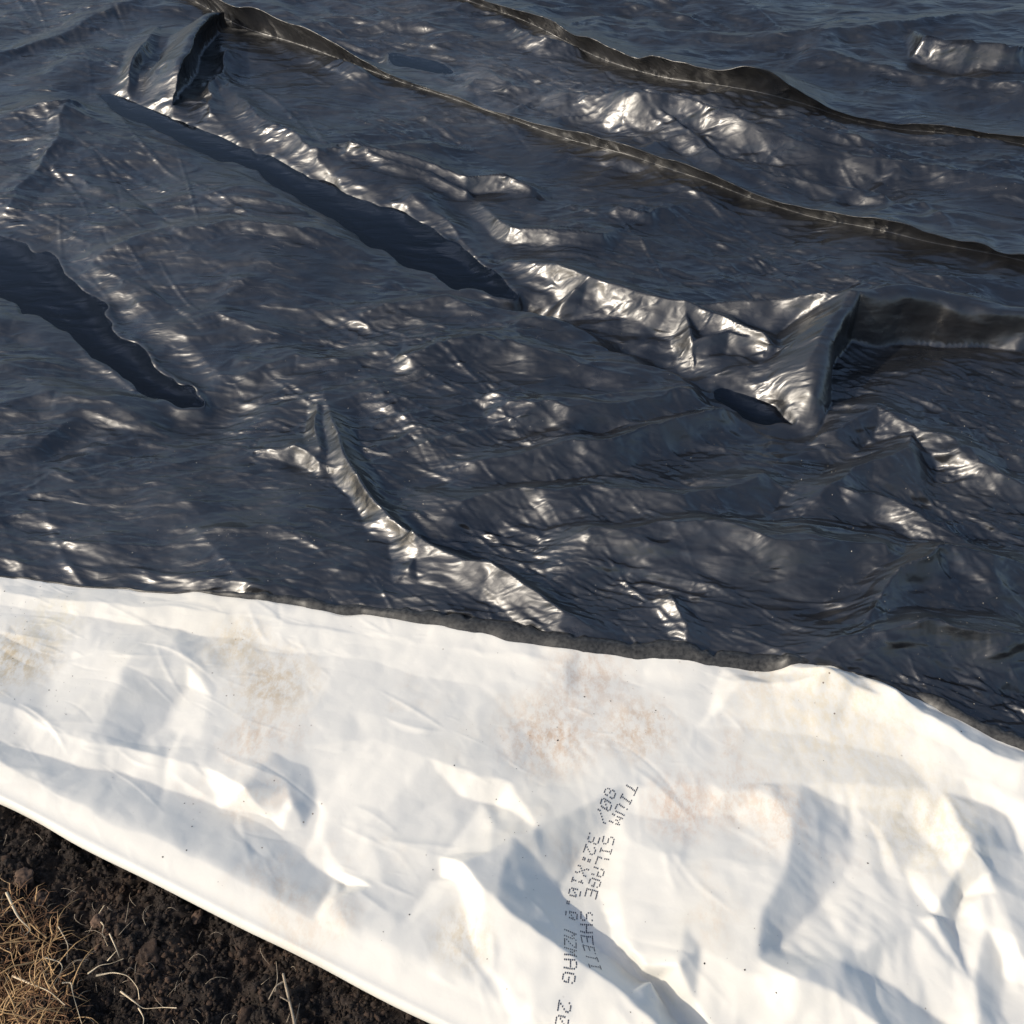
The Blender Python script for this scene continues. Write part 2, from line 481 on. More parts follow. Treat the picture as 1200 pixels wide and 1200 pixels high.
RIDGES = [
    # bank between the two pleats catching the sun
    ([(560, 92, 3), (640, 98, 4), (735, 106, 8.5), (830, 124, 8.5), (910, 150, 7), (1000, 176, 5), (1100, 192, 4), (1210, 222, 4)], 9, 7, 0),
    ([(660, 130, 2), (740, 124, 4), (800, 150, 4.5), (850, 186, 4), (930, 200, 4), (1040, 228, 3.5)], 6, 4, 0),
    # steep fold top left running down to the puddle
    ([(262, 60, 3), (250, 95, 3.5), (240, 130, 2)], 4, 4, 0.5),
    ([(-30, 62, 3.2), (40, 40, 3.2), (120, 12, 3.2), (180, -8, 2.6)], 8, 8, 1.0),
    ([(-30, 140, 1.3), (40, 130, 2.3), (85, 118, 3.6), (110, 122, 2), (140, 140, 0.98)], 6, 8, 1.0),
    ([(85, 118, 3.2), (72, 150, 2), (40, 200, 2), (0, 240, 1.6)], 7, 6, 0),
    ([(70, 190, 1.6), (130, 220, 1.6), (170, 245, 0.65)], 4, 4, 0),
    # ridges above the puddle
    ([(268, 102, 2), (300, 135, 3), (355, 158, 4), (385, 190, 3), (405, 212, 1.5)], 7, 5, 0.4),
    ([(480, 222, 2), (520, 246, 3), (545, 272, 3.5), (575, 298, 3.5), (630, 336, 2)], 6, 6, 0.3),
    ([(330, 40, 2.5), (390, 60, 4), (430, 85, 2.5)], 6, 4, 0),
    # creased ridge above the right end of the gully
    # tall tent fold at the right with a shaded hollow under it
    # beneath it
    ([(940, 505, 2.2), (985, 500, 3.4), (1030, 470, 4.4), (1080, 490, 4.4), (1130, 520, 4.4), (1180, 550, 3.9), (1260, 570, 3.4)], 7, 8, 0.3),
    ([(960, 585, 3.6), (1010, 545, 5.4), (1065, 513, 7.2), (1075, 500, 3.6)], 10, 7, 0.5),
    ([(960, 575, 3.2), (1020, 575, 5.1), (1070, 590, 5.1), (1120, 620, 4.2), (1160, 645, 3.2)], 7, 5, 0.2),
    ([(560, 545, 2.8), (640, 525, 4.2), (720, 512, 4.9), (790, 490, 5.6), (850, 470, 5.6), (870, 480, 2.8)], 7, 7, 0.3),
    ([(600, 470, 3.8), (660, 480, 4.5), (740, 470, 4.5), (800, 455, 3)], 6, 6, 0.2),
    ([(700, 625, 5), (780, 612, 6.9), (870, 618, 6.9), (960, 635, 6.2), (1040, 636, 5.6)], 12, 9, 0.5),
    ([(1000, 742, 3.8), (1030, 700, 5), (1060, 665, 6.2), (1110, 640, 7.5), (1170, 650, 7.5), (1230, 668, 5)], 11, 8, 0.5),
    ([(930, 772, 3), (1010, 752, 5), (1090, 738, 8), (1150, 730, 8.5), (1220, 738, 8), (1350, 790, 6)], 9, 10, 0.5),
    ([(520, 590, 2.8), (600, 575, 4.2), (700, 570, 4.2), (800, 585, 4.2), (880, 560, 3.5)], 8, 7, 0.2),
    ([(790, 710, 2.5), (815, 745, 2)], 4, 4, 0),
    # ridge pointing at the white edge
    ([(430, 440, .7), (450, 470, 1.2), (500, 520, 1.2), (545, 560, .7)], 6, 6, 0),
    ([(312, 523, 1.5), (345, 520, 3.2), (374, 536, 2.4)], 2.8, 5, 0.3),
    # broken ridges on the left
    ([(270, 430, 1.5), (345, 405, 2.5), (395, 415, 2.5), (450, 410, 1.8)], 6, 7, 0.3),
    ([(180, 380, 1), (260, 365, 2), (330, 385, 1.5)], 6, 6, 0.2),
    ([(110, 300, 1.5), (200, 270, 1.8), (290, 262, 2.5), (360, 270, 2.5), (415, 290, 1)], 6, 6, 0.6),
    ([(60, 296, 0.75), (140, 335, 1), (200, 385, 1), (255, 435, 1)], 7, 9, 0),
    ([(-20, 480, 1.5), (60, 455, 1.8), (120, 470, 1.5), (180, 490, 1)], 7, 7, 0.2),
    ([(-20, 530, 1.2), (40, 515, 1.5), (85, 490, 1)], 5, 5, 0.1),
    ([(70, 545, 0.5), (100, 520, 1.2), (150, 505, 1.2), (230, 510, 1)], 6, 6, 0.1),
    ([(420, 360, 2.2), (520, 345, 3.3), (600, 365, 3.3), (700, 380, 2.2)], 7, 6, 0.2),
    ([(480, 415, 2.6), (560, 405, 3.3), (650, 420, 3.3), (740, 440, 2.2)], 7, 7, 0.2),
    # top right
    ([(940, 56, 3), (1040, 70, 4), (1130, 82, 5), (1230, 100, 5)], 7, 10, 0.3),
    ([(700, 20, 3), (850, 30, 4), (960, 34, 4), (1080, 20, 4), (1200, 10, 3)], 9, 12, 0),
    ([(600, 30, 3), (640, 40, 5), (680, 52, 3)], 5, 4, 0),
    ([(730, 236, 2.5), (765, 243, 3), (800, 240, 1)], 3.5, 3, 0.2),
    ([(440, 60, 3), (520, 70, 4), (600, 90, 4)], 10, 8, 0),
]
# hollows the sheet sinks into: path, depth cm, half width cm
GULLIES = [
    ([(100, 108), (160, 128), (200, 150), (260, 178), (320, 200), (380, 228), (450, 258), (520, 292), (570, 325), (620, 352)], 3.2, 7),
    ([(620, 352), (690, 378), (760, 405), (830, 440), (890, 475), (925, 497)], 4.6, 5),
    ([(-60, 262), (0, 290), (60, 325), (110, 365), (160, 415), (200, 445), (245, 470)], 3.2, 9),
    ([(440, 62), (480, 75), (530, 86)], 3.0, 8),
    ([(985, 440), (1050, 405), (1120, 388), (1210, 372)], 2.5, 7),
]

def poly_dist(gx, gy, pts):
    """signed distance to a polyline, parameter 0..n-1 along it and end distance"""
    best = np.full(gx.shape, 1e9, np.float32); side = np.zeros_like(best); par = np.zeros_like(best)
    seg = []
    for k in range(len(pts) - 1):
        ax, ay = pts[k][:2]; bx, by = pts[k + 1][:2]
        dx, dy = bx - ax, by - ay
        L2 = dx * dx + dy * dy + 1e-12
        t = np.clip(((gx - ax) * dx + (gy - ay) * dy) / L2, 0, 1)
        ex, ey = gx - (ax + t * dx), gy - (ay + t * dy)
        d = np.sqrt(ex * ex + ey * ey)
        m = d < best
        best = np.where(m, d, best)
        side = np.where(m, np.sign(dx * (gy - ay) - dy * (gx - ax)), side)
        par = np.where(m, k + t, par)
    return best, side, par

def build_shape(gx, gy, ridges, z=None, bed=None):
    gx = gx.astype(np.float32); gy = gy.astype(np.float32)
    # gentle wobble of the coordinates so no crest runs dead straight
    wk = 0.35 if ridges is PLEATS else 1.0
    wx = gx + wk * (0.016 * vnoise(gx * 9, gy * 9) + 0.007 * vnoise(gx * 27 + 5, gy * 27))
    wy = gy + wk * (0.016 * vnoise(gx * 9 + 40, gy * 9 + 3) + 0.007 * vnoise(gx * 27 + 9, gy * 27 + 8))
    if bed is None:
        bed = 0.018 * fbm(gx * 1.7 + 3, gy * 1.7, 3) + 0.006 * vnoise(gx * 8, gy * 8)
    for path, dep, w in (GULLIES if z is None else []):
        pts = [at(a, b) for a, b in path]
        d, s, par = poly_dist(wx, wy, pts)
        bed = bed - dep * 0.01 * np.exp(-(d / (w * 0.01)) ** 2)
    if z is None: z = bed.copy()
    lx = np.zeros_like(z); ly = np.zeros_like(z)
    for pts_px, wf, wb, lean, *mode in ridges:
        pts = [at(a, b, 0.01 * h) for a, b, h in pts_px]
        sgn = 1.0 if pts[-1][0] > pts[0][0] else -1.0
        q = np.array(pts); dq = np.gradient(q, axis=0); dq /= np.linalg.norm(dq, axis=1, keepdims=True) + 1e-9
        nrm = np.stack([dq[:, 1], -dq[:, 0]], -1) * sgn
        if lean: pts = [tuple(r) for r in q - nrm * lean * 0.01]
        hs = np.array([p[2] for p in pts_px], np.float32) * (0.01 if ridges is PLEATS else 0.0088)
        mx = max(wf, wb) * 0.01 * 1.3
        x0, x1 = min(p[0] for p in pts) - mx, max(p[0] for p in pts) + mx
        y0, y1 = min(p[1] for p in pts) - mx, max(p[1] for p in pts) + mx
        jj = np.where(((gy > y0) & (gy < y1) & (gx > x0) & (gx < x1)).any(1))[0]
        ii = np.where(((gy > y0) & (gy < y1) & (gx > x0) & (gx < x1)).any(0))[0]
        if len(jj) == 0 or len(ii) == 0: continue
        S = (slice(jj[0], jj[-1] + 1), slice(ii[0], ii[-1] + 1))
        d, s, par = poly_dist(wx[S], wy[S], pts)
        # which side faces the camera: the side with the smaller y (for steep runs: the right-hand side)
        dx, dy = pts[-1][0] - pts[0][0], pts[-1][1] - pts[0][1]
        front = -1.0 if dx > 0 else 1.0
        w = np.where(s * front > 0, wf * (0.8 if wf > 2.6 and not mode else 1.0), wb) * 0.01
        w = w * (1 + 0.25 * vnoise(gx[S] * 11 + 77, gy[S] * 11))
        cell = 0.0032 * gy[S] if lean >= 1 else 0.0
        p = np.clip(1 - np.maximum(d - cell, 0) / w, 0, 1)
        n = len(pts) - 1
        h = np.interp(par.ravel(), np.arange(n + 1), hs).reshape(par.shape).astype(np.float32)
        if mode:
            p = np.where(s * front > 0, np.clip(1 - (1 - p) ** 2, 0, 1) ** 0.8, p * (0.65 + 0.35 * p))
        else:
            p = p * (0.65 + 0.35 * p)
        prof = h * p
        zs = z[S]; cand = bed[S] + prof
        up = cand > zs
        # smooth union keeps a soft valley where two folds meet
        z[S] = np.where(prof > 0, np.maximum(zs, cand) + 0.15 * np.minimum(np.maximum(zs - bed[S], 0), prof), zs)
        if lean:
            nx = np.interp(par.ravel(), np.arange(n + 1), nrm[:, 0]).reshape(par.shape)
            ny = np.interp(par.ravel(), np.arange(n + 1), nrm[:, 1]).reshape(par.shape)
            k = lean * 0.01 * p * p * np.clip(h / (hs.max() + 1e-6), 0, 1)
            lx[S] = np.where(up, nx * k, lx[S]); ly[S] = np.where(up, ny * k, ly[S])
    return z, bed, lx, ly

def crease(x, y, n=3, gain=0.55):
    """folded noise: sharp crests, soft hollows"""
    s = 0; a = 1
    for k in range(n):
        s = s + a * (0.5 - np.abs(vnoise(x * 2 ** k + 31.7 * k, y * 2 ** k + 5.3 * k))); a *= gain
    return s

def slack_noise(x, y, f):
    """crumple seed: warped wrinkles drawn out along the pull of the sheet, two directions mixed in patches"""
    out = 0
    k = np.clip(0.5 + 1.6 * vnoise(x * 2.1 + f, y * 2.1), 0, 1)
    for ang, wt in ((-20, k), (14, 1 - k)):
        ca, sa = math.cos(R(ang)), math.sin(R(ang))
        wx = x + 0.55 / f * vnoise(x * f * 0.6 + 8, y * f * 0.6) + 0.03 * vnoise(x * 4, y * 4 + ang)
        wy = y + 0.55 / f * vnoise(x * f * 0.6, y * f * 0.6 + 50) + 0.03 * vnoise(x * 4 + 30, y * 4 + ang)
        u, w = wx * ca + wy * sa, -wx * sa + wy * ca
        out = out + wt * crease(u * f * 0.36 + ang, w * f * 1.05, 2, 0.5)
    return out

def facets(x, y, f, off=0.0, warp=0.4):
    """crumpled-film relief: flat triangular facets meeting in straight creases"""
    x = x * f + off; y = y * f + off * 1.7
    wx = x + warp * vnoise(x * 0.9 + 3, y * 0.9); wy = y + warp * vnoise(x * 0.9, y * 0.9 + 21)
    sk = (wx + wy) * 0.366
    u, w = wx + sk, wy + sk
    i = np.floor(u).astype(int); j = np.floor(w).astype(int)
    fu, fw = u - i, w - j
    g = lambda a, b: _tab[b & 255, a & 255]
    h00, h11, h10, h01 = g(i, j), g(i + 1, j + 1), g(i + 1, j), g(i, j + 1)
    return np.where(fu > fw, h00 * (1 - fu) + h10 * (fu - fw) + h11 * fw, h00 * (1 - fw) + h01 * (fw - fu) + h11 * fu).astype(np.float32)

def scatter_creases(P, n, len_rng, wid_rng, slope, seed, region, mask_f=2.0, mean_dir=-12, spread=30, far_pow=0.5, ydens=True):
    """add many short creases (sharp crest, one flank steeper, tapering ends) to the sheet's height"""
    rg = np.random.default_rng(seed)
    h, w = P.shape[:2]
    gx, gy = P[..., 0], P[..., 1]
    out = np.zeros((h, w), np.float32)
    ci = rg.integers(0, w, n); cj = rg.integers(0, h, n)
    cx, cy = gx[cj, ci], gy[cj, ci]
    keep = np.clip(0.5 + 1.3 * fbm(cx * mask_f + seed, cy * mask_f, 2), 0, 1)
    ang = np.radians(mean_dir + spread * (0.75 * vnoise(cx * 1.3 + seed * 3, cy * 1.3) * 1.6 + 0.6 * rg.standard_normal(n)))
    for k in range(n):
        if keep[k] < rg.random(): continue
        f = (max(cy[k], 0.5) / 1.4) ** far_pow
        a = f * rg.uniform(*len_rng); wd = f * rg.uniform(*wid_rng)
        wd2 = wd * rg.uniform(0.45, 1.6)
        ht = slope * wd * rg.uniform(0.4, 1.2) * (1 if rg.random() < 0.72 else -0.8)
        cv = rg.uniform(-1, 1) * 0.16 / a
        # window in grid cells
        dx = abs(gx[cj[k], min(ci[k] + 1, w - 1)] - gx[cj[k], max(ci[k] - 1, 0)]) * 0.5 + 1e-4
        dy = abs(gy[min(cj[k] + 1, h - 1), ci[k]] - gy[max(cj[k] - 1, 0), ci[k]]) * 0.5 + 1e-4
        ca, sa = math.cos(ang[k]), math.sin(ang[k])
        m = max(wd, wd2) + 0.35 * a
        ri = int((abs(ca) * a + abs(sa) * m + 0.3 * m) / dx) + 2
        rj = int((abs(sa) * a + abs(ca) * m + 0.3 * m) / dy) + 2
        S = (slice(max(cj[k] - rj, 0), cj[k] + rj + 1), slice(max(ci[k] - ri, 0), ci[k] + ri + 1))
        X = gx[S] - cx[k]; Y = gy[S] - cy[k]
        u = X * ca + Y * sa; v_ = -X * sa + Y * ca
        v_ = v_ - cv * u * u
        tp = np.clip(1 - (u / a) ** 2, 0, 1)
        ww = np.where(v_ > 0, wd, wd2) * (0.35 + 0.65 * tp)
        p = np.clip(1 - np.abs(v_) / ww, 0, 1)
        out[S] += ht * tp * p * np.sqrt(p)
    return out

def build_black():
    gx, gy = GX.astype(np.float32), GY.astype(np.float32)
    z, bed, lx, ly = build_shape(gx, gy, RIDGES)
    tall = blur(np.clip((z - bed) / 0.03, 0, 1), 3)
    P = np.stack([gx + lx, gy + ly, z], -1).astype(np.float32)
    l1 = (NR // 4, NC // 4)
    P1 = resize(blur(P, 2), *l1); b1 = resize(bed, *l1)
    x, y = P1[..., 0].copy(), P1[..., 1].copy()
    amp = 0.2 + 0.8 * np.clip(0.5 + 1.0 * fbm(x * 2.2, y * 2.2, 2), 0, 1)
    S1 = P1.copy()
    P1[..., 2] += amp * 0.006 * slack_noise(x, y, 6)
    P1 = settle(P1, b1 - 0.006, 50, 0.003 * amp, 0.007 * amp, bend=0.04)
    P = P + resize(P1 - S1, NR, NC)
    x, y = P[..., 0].copy(), P[..., 1].copy()
    z3, _, lx, ly = build_shape(x, y, PLEATS, P[..., 2].copy(), P[..., 2].copy())
    rise = z3 - P[..., 2]
    P[..., 2] = z3; P[..., 0] += lx; P[..., 1] += ly
    calm = (1 - 0.97 * np.clip(blur(rise, 2) / 0.025, 0, 1)) * (1 - 0.6 * tall)
    tx, ty = at(1075, 370, 0.06)
    calm = calm * (1 - 0.85 * np.exp(-(((x - tx) / 0.24) ** 2 + ((y - ty) / 0.13) ** 2)))
    qx, qy = to_px(x, y, 0)
    calm = calm * (1 - 0.5 * np.clip((qy - 470) / 90, 0, 1) * np.clip((560 - qx) / 120, 0, 1))
    P[..., 2] += calm * scatter_creases(P, 2600, (0.08, 0.30), (0.010, 0.030), 0.26, 5, None, 2.0, -10, 28)
    P[..., 2] += calm * scatter_creases(P, 9000, (0.06, 0.26), (0.0045, 0.009), 0.38, 9, None, 2.2, -10, 26)
    ca, sa = math.cos(R(-16)), math.sin(R(-16))
    u, w_ = x * ca + y * sa, -x * sa + y * ca
    far = np.clip(y / 1.6, 0.8, 2.2)
    pat = 0.3 + 0.7 * np.clip(0.5 + 1.2 * fbm(x * 2.4 + 70, y * 2.4, 2), 0, 1)
    P[..., 2] += calm * (0.35 + 0.65 * pat) * (0.0105 * facets(u * 0.42, w_, 7, 61) + 0.0056 * facets(x * 0.5 + 0.2 * y, y - 0.15 * x, 13, 83) + 0.0022 * facets(u * 0.5, w_, 27, 29))
    P[..., 2] += calm * pat * (0.007 * facets(u * 0.5, w_, 8.5, 3) + 0.0030 * facets(u * 0.45, w_, 21, 11) + 0.0008 * facets(u * 0.6, w_, 50, 40))
    P = settle(P, bed - 0.014, 6, 0.002, 0.004, bend=0.02)
    P = fold_pleat(P, JA, HA * (1 + 0.35 * vnoise(pxs * 0.012, pxs * 0 + 1) + 0.25 * vnoise(pxs * 0.035, pxs * 0 + 7)), LA, 16)
    P = fold_pleat(P, JB, HB * (1 + 0.25 * vnoise(pxs * 0.017, pxs * 0 + 4) + 0.18 * vnoise(pxs * 0.04, pxs * 0 + 9)), LB, 18)
    return P.astype(np.float32)

BLACK = build_black()
print('black sheet', round(time.time() - T0, 1))


# ---- hollows hold rain water: press the sheet under each pool and lay a level surface in it
POOLS = [
    # (outline px, level cm)
    ('navy rain puddle in the long channel across the upper left of the black sheet', [(96, 106), (150, 114), (205, 136), (262, 160), (322, 184), (372, 210), (432, 232), (478, 252), (520, 278), (560, 305), (592, 330), (612, 350), (560, 342), (520, 330), (470, 308), (425, 284), (380, 256), (330, 224), (290, 192), (255, 192), (215, 170), (180, 152), (135, 134)], -1.7),
    ('dark rain puddle reaching in from the left edge of the black sheet', [(-120, 250), (-30, 278), (20, 283), (58, 300), (98, 340), (118, 352), (132, 385), (165, 412), (182, 436), (222, 455), (248, 468), (215, 474), (170, 462), (130, 434), (92, 402), (50, 376), (8, 352), (-60, 330), (-140, 300)], -1.7),
    ('small pale blue puddle behind the long pleat near the top of the sheet', [(448, 66), (490, 66), (522, 74), (534, 86), (505, 84), (470, 76)], -0.8),
    ('small dark puddle added to deepen the shaded crevice by the pointed tip of the large right-hand fold', [(838, 455), (880, 462), (915, 480), (938, 504), (905, 502), (868, 490), (846, 474)], -2.2),  # extra dark water sheet, laid in to darken the shadowed crevice
]
def inside(px, py, poly):
    r = np.zeros(px.shape, bool); n = len(poly); j = n - 1
    for i in range(n):
        xi_, yi_ = poly[i]; xj, yj = poly[j]
        c = ((yi_ > py) != (yj > py)) & (px < (xj - xi_) * (py - yi_) / ((yj - yi_) + 1e-9) + xi_)
        r ^= c; j = i
    return r

def sink_pools():
    res = []
    for label, poly, lev in POOLS:
        lv = lev * 0.01
        bx, by = BLACK[..., 0].copy(), BLACK[..., 1].copy()
        wx = bx + 0.016 * vnoise(bx * 26, by * 26) + 0.007 * vnoise(bx * 75, by * 75)
        wy = by + 0.020 * vnoise(bx * 22 + 60, by * 30) + 0.008 * vnoise(bx * 60 + 60, by * 80)
        px, py = to_px(wx, wy, lv)
        m = (blur(inside(px, py, poly).astype(np.float32), 10) > 0.6).astype(np.float32)
        soft = blur(m, 3)
        wide = blur(m, 24)
        z = BLACK[..., 2]
        z = lv + 0.0015 + (z - lv - 0.0015) * (1 - 0.88 * np.clip(2.0 * resize(blur(resize(m, NR // 4, NC // 4), 14), NR, NC), 0, 1))
        # banks stay above the water, the floor below it
        bank = np.clip(wide * 6, 0, 1) * (1 - soft)
        z = np.where((m < 0.5), np.maximum(z, lv * bank + z * (1 - bank) + 0.0015 * bank), z)
        m8 = resize(blur(resize(m, NR // 4, NC // 4), 5), NR, NC)
        soft = blur(m, 2)
        floor = lv - 0.002 - 0.022 * np.clip((m8 - 0.45) * 2, 0, 1)
        z = z * (1 - soft) + np.minimum(floor, lv - 0.001) * soft
        BLACK[..., 2] = z
        res.append((label, lv, blur(m, 5) > 0.02))
    return res

pools = sink_pools()
_un = np.clip((np.array([at(600, p)[1] for p in cut_py(pxs)])[None, :] + np.interp(pxs, [880, 980], [0.03, -0.02])[None, :] - BLACK[..., 1]) / 0.07, 0, 1)
BLACK[..., 2] = BLACK[..., 2] * (1 - _un) + np.minimum(BLACK[..., 2], 0.3 * BLACK[..., 2]) * _un - 0.010 * _un
# the sheet's far and outer borders are tucked down into the ground
tj = np.clip((np.arange(NR) - NR * 0.93) / (NR * 0.07), 0, 1)[:, None]
ti = np.clip((np.abs(np.arange(NC) - NC / 2 + 0.5) / (NC / 2) - 0.95) / 0.05, 0, 1)[None, :]
tk = np.maximum(tj, ti) ** 2
BLACK[..., 2] = BLACK[..., 2] * (1 - tk) - 0.16 * tk

sheet = bpy.data.objects.new('silage_sheet', None)
C.objects.link(sheet)
tag(sheet, 'crumpled black plastic silage sheet with its near edge folded back to show white', 'plastic sheet')
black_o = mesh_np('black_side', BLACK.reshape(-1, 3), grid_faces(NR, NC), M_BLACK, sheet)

for label, lv, m in pools:
    f = grid_faces(NR, NC)
    q = m.ravel()[f].all(1)
    low = (BLACK[..., 2].ravel()[f].min(1) < lv)
    f = f[q & low]
    used, inv = np.unique(f, return_inverse=True)
    vv = BLACK.reshape(-1, 3)[used].copy()
    vv[:, 2] = lv
    w = mesh_np('puddle', vv, inv.reshape(-1, 4), M_WATER)
    tag(w, label, 'puddle', 'rain puddles lying on the black sheet')

# ------------------------------------------------------------------ white folded-back flap
NS, NT = 710, 330
fa, fb = np.array(at(*FOLD_A)), np.array(at(*FOLD_B[:2])) if FOLD_B[1] < 1300 else np.array(at(500, 1200))
fa = np.array(at(0, 946)); fb = np.array(at(500, 1203))
fdir = (fb - fa) / np.linalg.norm(fb - fa)
fnor = np.array([-fdir[1], fdir[0]])
if fnor[1] < 0: fnor = -fnor
spx = np.linspace(-330, 1560, NS)
cut_h = np.interp(spx, [-400, 800, 950, 1200, 1600], [0.8, 1.0, 2.2, 2.6, 2.0])
cut_xy = np.array([at(p, cut_py(p), 0.01 * h) for p, h in zip(spx, cut_h)])
cut_xy[:, 1] += 0.004 * vnoise(spx * 0.035, spx * 0)
fd = (cut_xy - fa) @ fnor                       # distance of the cut edge from the fold
fo = cut_xy - fd[:, None] * fnor[None, :]       # foot on the fold line
RAD = 0.010
NU = 14                                          # rows round the roll
# WCTL: heights in cm above the lie of the flap
WCTL = [
    [(-300, 700, .2), (0, 705, .3), (120, 722, .0), (230, 738, -.1), (420, 772, .1), (560, 800, .3)],
    [(0, 690, .9), (150, 704, 1.0), (300, 720, .9), (420, 738, .8), (560, 762, .8), (660, 778, .9)],
    [(-100, 850, -.2), (0, 872, -.4), (70, 890, -.6), (140, 908, -.7), (230, 930, -.8), (300, 952, -.8), (345, 992, -.9), (402, 1040, -1.0)],
    [(-60, 800, .8), (20, 828, 1.0), (100, 868, 1.2), (170, 880, 1.0), (240, 896, .9)],
    [(60, 790, .2), (104, 756, .6), (152, 768, 1.7), (130, 815, 1.6), (107, 862, 1.4)],
    [(215, 800, -.2), (190, 845, -.3), (170, 862, .0)],
    [(205, 752, 1.2), (214, 778, .9)],
    [(232, 862, .9), (246, 812, .5), (300, 850, .7)],
    [(285, 919, 2.4)], [(302, 948, .4)], [(322, 958, -.2)], [(262, 930, .0)],
    [(318, 880, 1.1), (334, 905, 1.2), (340, 942, 1.1)], [(362, 900, .2), (372, 940, -.3), (360, 975, -.9)],
    [(385, 955, .3), (380, 985, .0)],
    [(440, 860, 1.0), (505, 884, 1.5), (560, 902, 1.7), (602, 918, 1.5)], [(540, 925, .3), (580, 940, .2)],
    [(395, 1060, 1.2), (450, 1040, 1.3), (520, 1028, 1.4)],
    [(400, 1028, .1)], [(430, 970, .8)], [(470, 1090, 1.0)], [(560, 1130, 1.4)], [(620, 1190, 1.5)],
    [(737, 921, 1.5), (690, 942, 1.9), (640, 965, 2.6), (590, 988, 3.4), (546, 1012, 4.6), (570, 1044, 4.4), (610, 1078, 4.0), (660, 1114, 3.8), (715, 1160, 3.6), (772, 1208, 3.6), (850, 1290, 3)],
    [(540, 1035, 2.4)], [(520, 1000, 1.8)],
    [(738, 938, .6), (702, 985, -.5), (672, 1036, -1.1), (700, 1082, -1.4), (745, 1135, -1.4), (800, 1195, -1.2), (870, 1280, -1)],
    [(740, 985, .9), (728, 1040, .9), (736, 1100, 1.2), (752, 1132, 1.9), (770, 1170, 1.6)],
    [(790, 1000, 1.8), (800, 1080, 2.4), (820, 1110, 2.6)],
    [(793, 1131, 3.4)], [(815, 1175, 1.2)], [(840, 1205, .9)],
    [(850, 930, 1.4), (905, 925, 1.9), (930, 960, 2.6), (912, 1030, 3.1), (898, 1070, 3.4), (888, 1140, 3.4)],
    [(1010, 960, .4), (990, 1020, .2), (960, 1060, .5), (920, 1110, 1.4)],
    [(930, 1146, 5.0), (985, 1122, 3.4), (1050, 1090, 2.2), (1090, 1070, 1.6)],
    [(975, 1160, 4.4), (1010, 1182, 3.8), (1050, 1215, 3.2)],
    [(1030, 1140, .9), (1080, 1175, .2), (1120, 1205, .2)],
    [(900, 1180, 2.6), (930, 1200, 2.4)],
    [(1143, 988, 4.2)], [(1120, 1030, 3.0), (1092, 1072, 2.4)], [(1135, 1050, .9), (1118, 1085, .7)], [(1143, 1060, 2.2), (1160, 1090, 2.0)],
    [(1160, 1010, 2.4), (1185, 1080, 2.3), (1196, 1120, 2.2)], [(1180, 1130, .2), (1178, 1190, .0)],
    [(1140, 1150, 1.6), (1150, 1200, 1.6)],
    [(1090, 985, .8)], [(1060, 1020, .9)], [(1200, 1000, .6)], [(1230, 1080, 1.4)], [(1280, 1180, .6)],
    [(745, 924, 1.4), (820, 921, 1.3), (960, 919, 1.5), (1060, 922, 1.4), (1110, 925, 1.2)],
    [(760, 955, .4), (860, 950, .6)], [(980, 940, .4), (1060, 950, .4)],
    [(640, 800, .7), (700, 840, .6), (640, 880, .6)], [(820, 850, .8), (950, 860, 1.0), (1060, 890, 1.2)],
    [(870, 797, 2.0), (930, 799, 2.5), (972, 789, 3.4), (1000, 806, 2.4), (1030, 815, 2.8), (1050, 810, 3.4), (1085, 838, 2.9), (1130, 866, 2.9), (1200, 896, 3.2), (1330, 950, 2.6)],
    [(1110, 900, 1.8), (1160, 915, 2.2), (1205, 945, 2.2)], [(1140, 930, .9), (1180, 955, .8)],
    [(1400, 1050, .5)], [(1300, 1000, 1.5)], [(-200, 760, .5)],
]
def wctl_points():
    X, H = [], []
    for line in WCTL:
        pts = [np.array([*at(a, b, 0.01 * max(h, 0) + 0.012), h * 0.01]) for a, b, h in line]
        if len(pts) == 1:
            X.append(pts[0])
        for k in range(len(pts) - 1):
            L = np.linalg.norm(pts[k + 1][:2] - pts[k][:2]); n = max(1, int(L / 0.016))
            for q in range(n): X.append(pts[k] + (pts[k + 1] - pts[k]) * q / n)
        if len(pts) > 1: X.append(pts[-1])
    for q in range(0, NS, 20):                  # cut edge and fold line lie low
        X.append(np.array([cut_xy[q, 0], cut_xy[q, 1], 0.01 * (0.2 + 0.25 * max(0, cut_h[q] - 1))]))
        p = fo[q] + fnor * RAD
        X.append(np.array([p[0], p[1], 0.0]))
        p = fo[q] + fnor * 0.045
        X.append(np.array([p[0], p[1], 0.004]))
    return np.array(X)

def rbf(pts, qx, qy):
    A = pts[:, :2]; h = pts[:, 2]
    D = np.sqrt(((A[:, None] - A[None]) ** 2).sum(-1) + 0.0025 ** 2)
    n = len(A)
    K = np.zeros((n + 1, n + 1)); K[:n, :n] = -D + np.eye(n) * 0.0006; K[:n, n] = 1; K[n, :n] = 1
    w = np.linalg.solve(K, np.append(h, 0))
    out = np.full(qx.shape, w[n], np.float32)
    fx, fy = qx.astype(np.float32), qy.astype(np.float32)
    for k in range(n):
        out -= np.float32(w[k]) * np.sqrt((fx - np.float32(A[k, 0])) ** 2 + (fy - np.float32(A[k, 1])) ** 2 + np.float32(0.0025 ** 2))
    return out

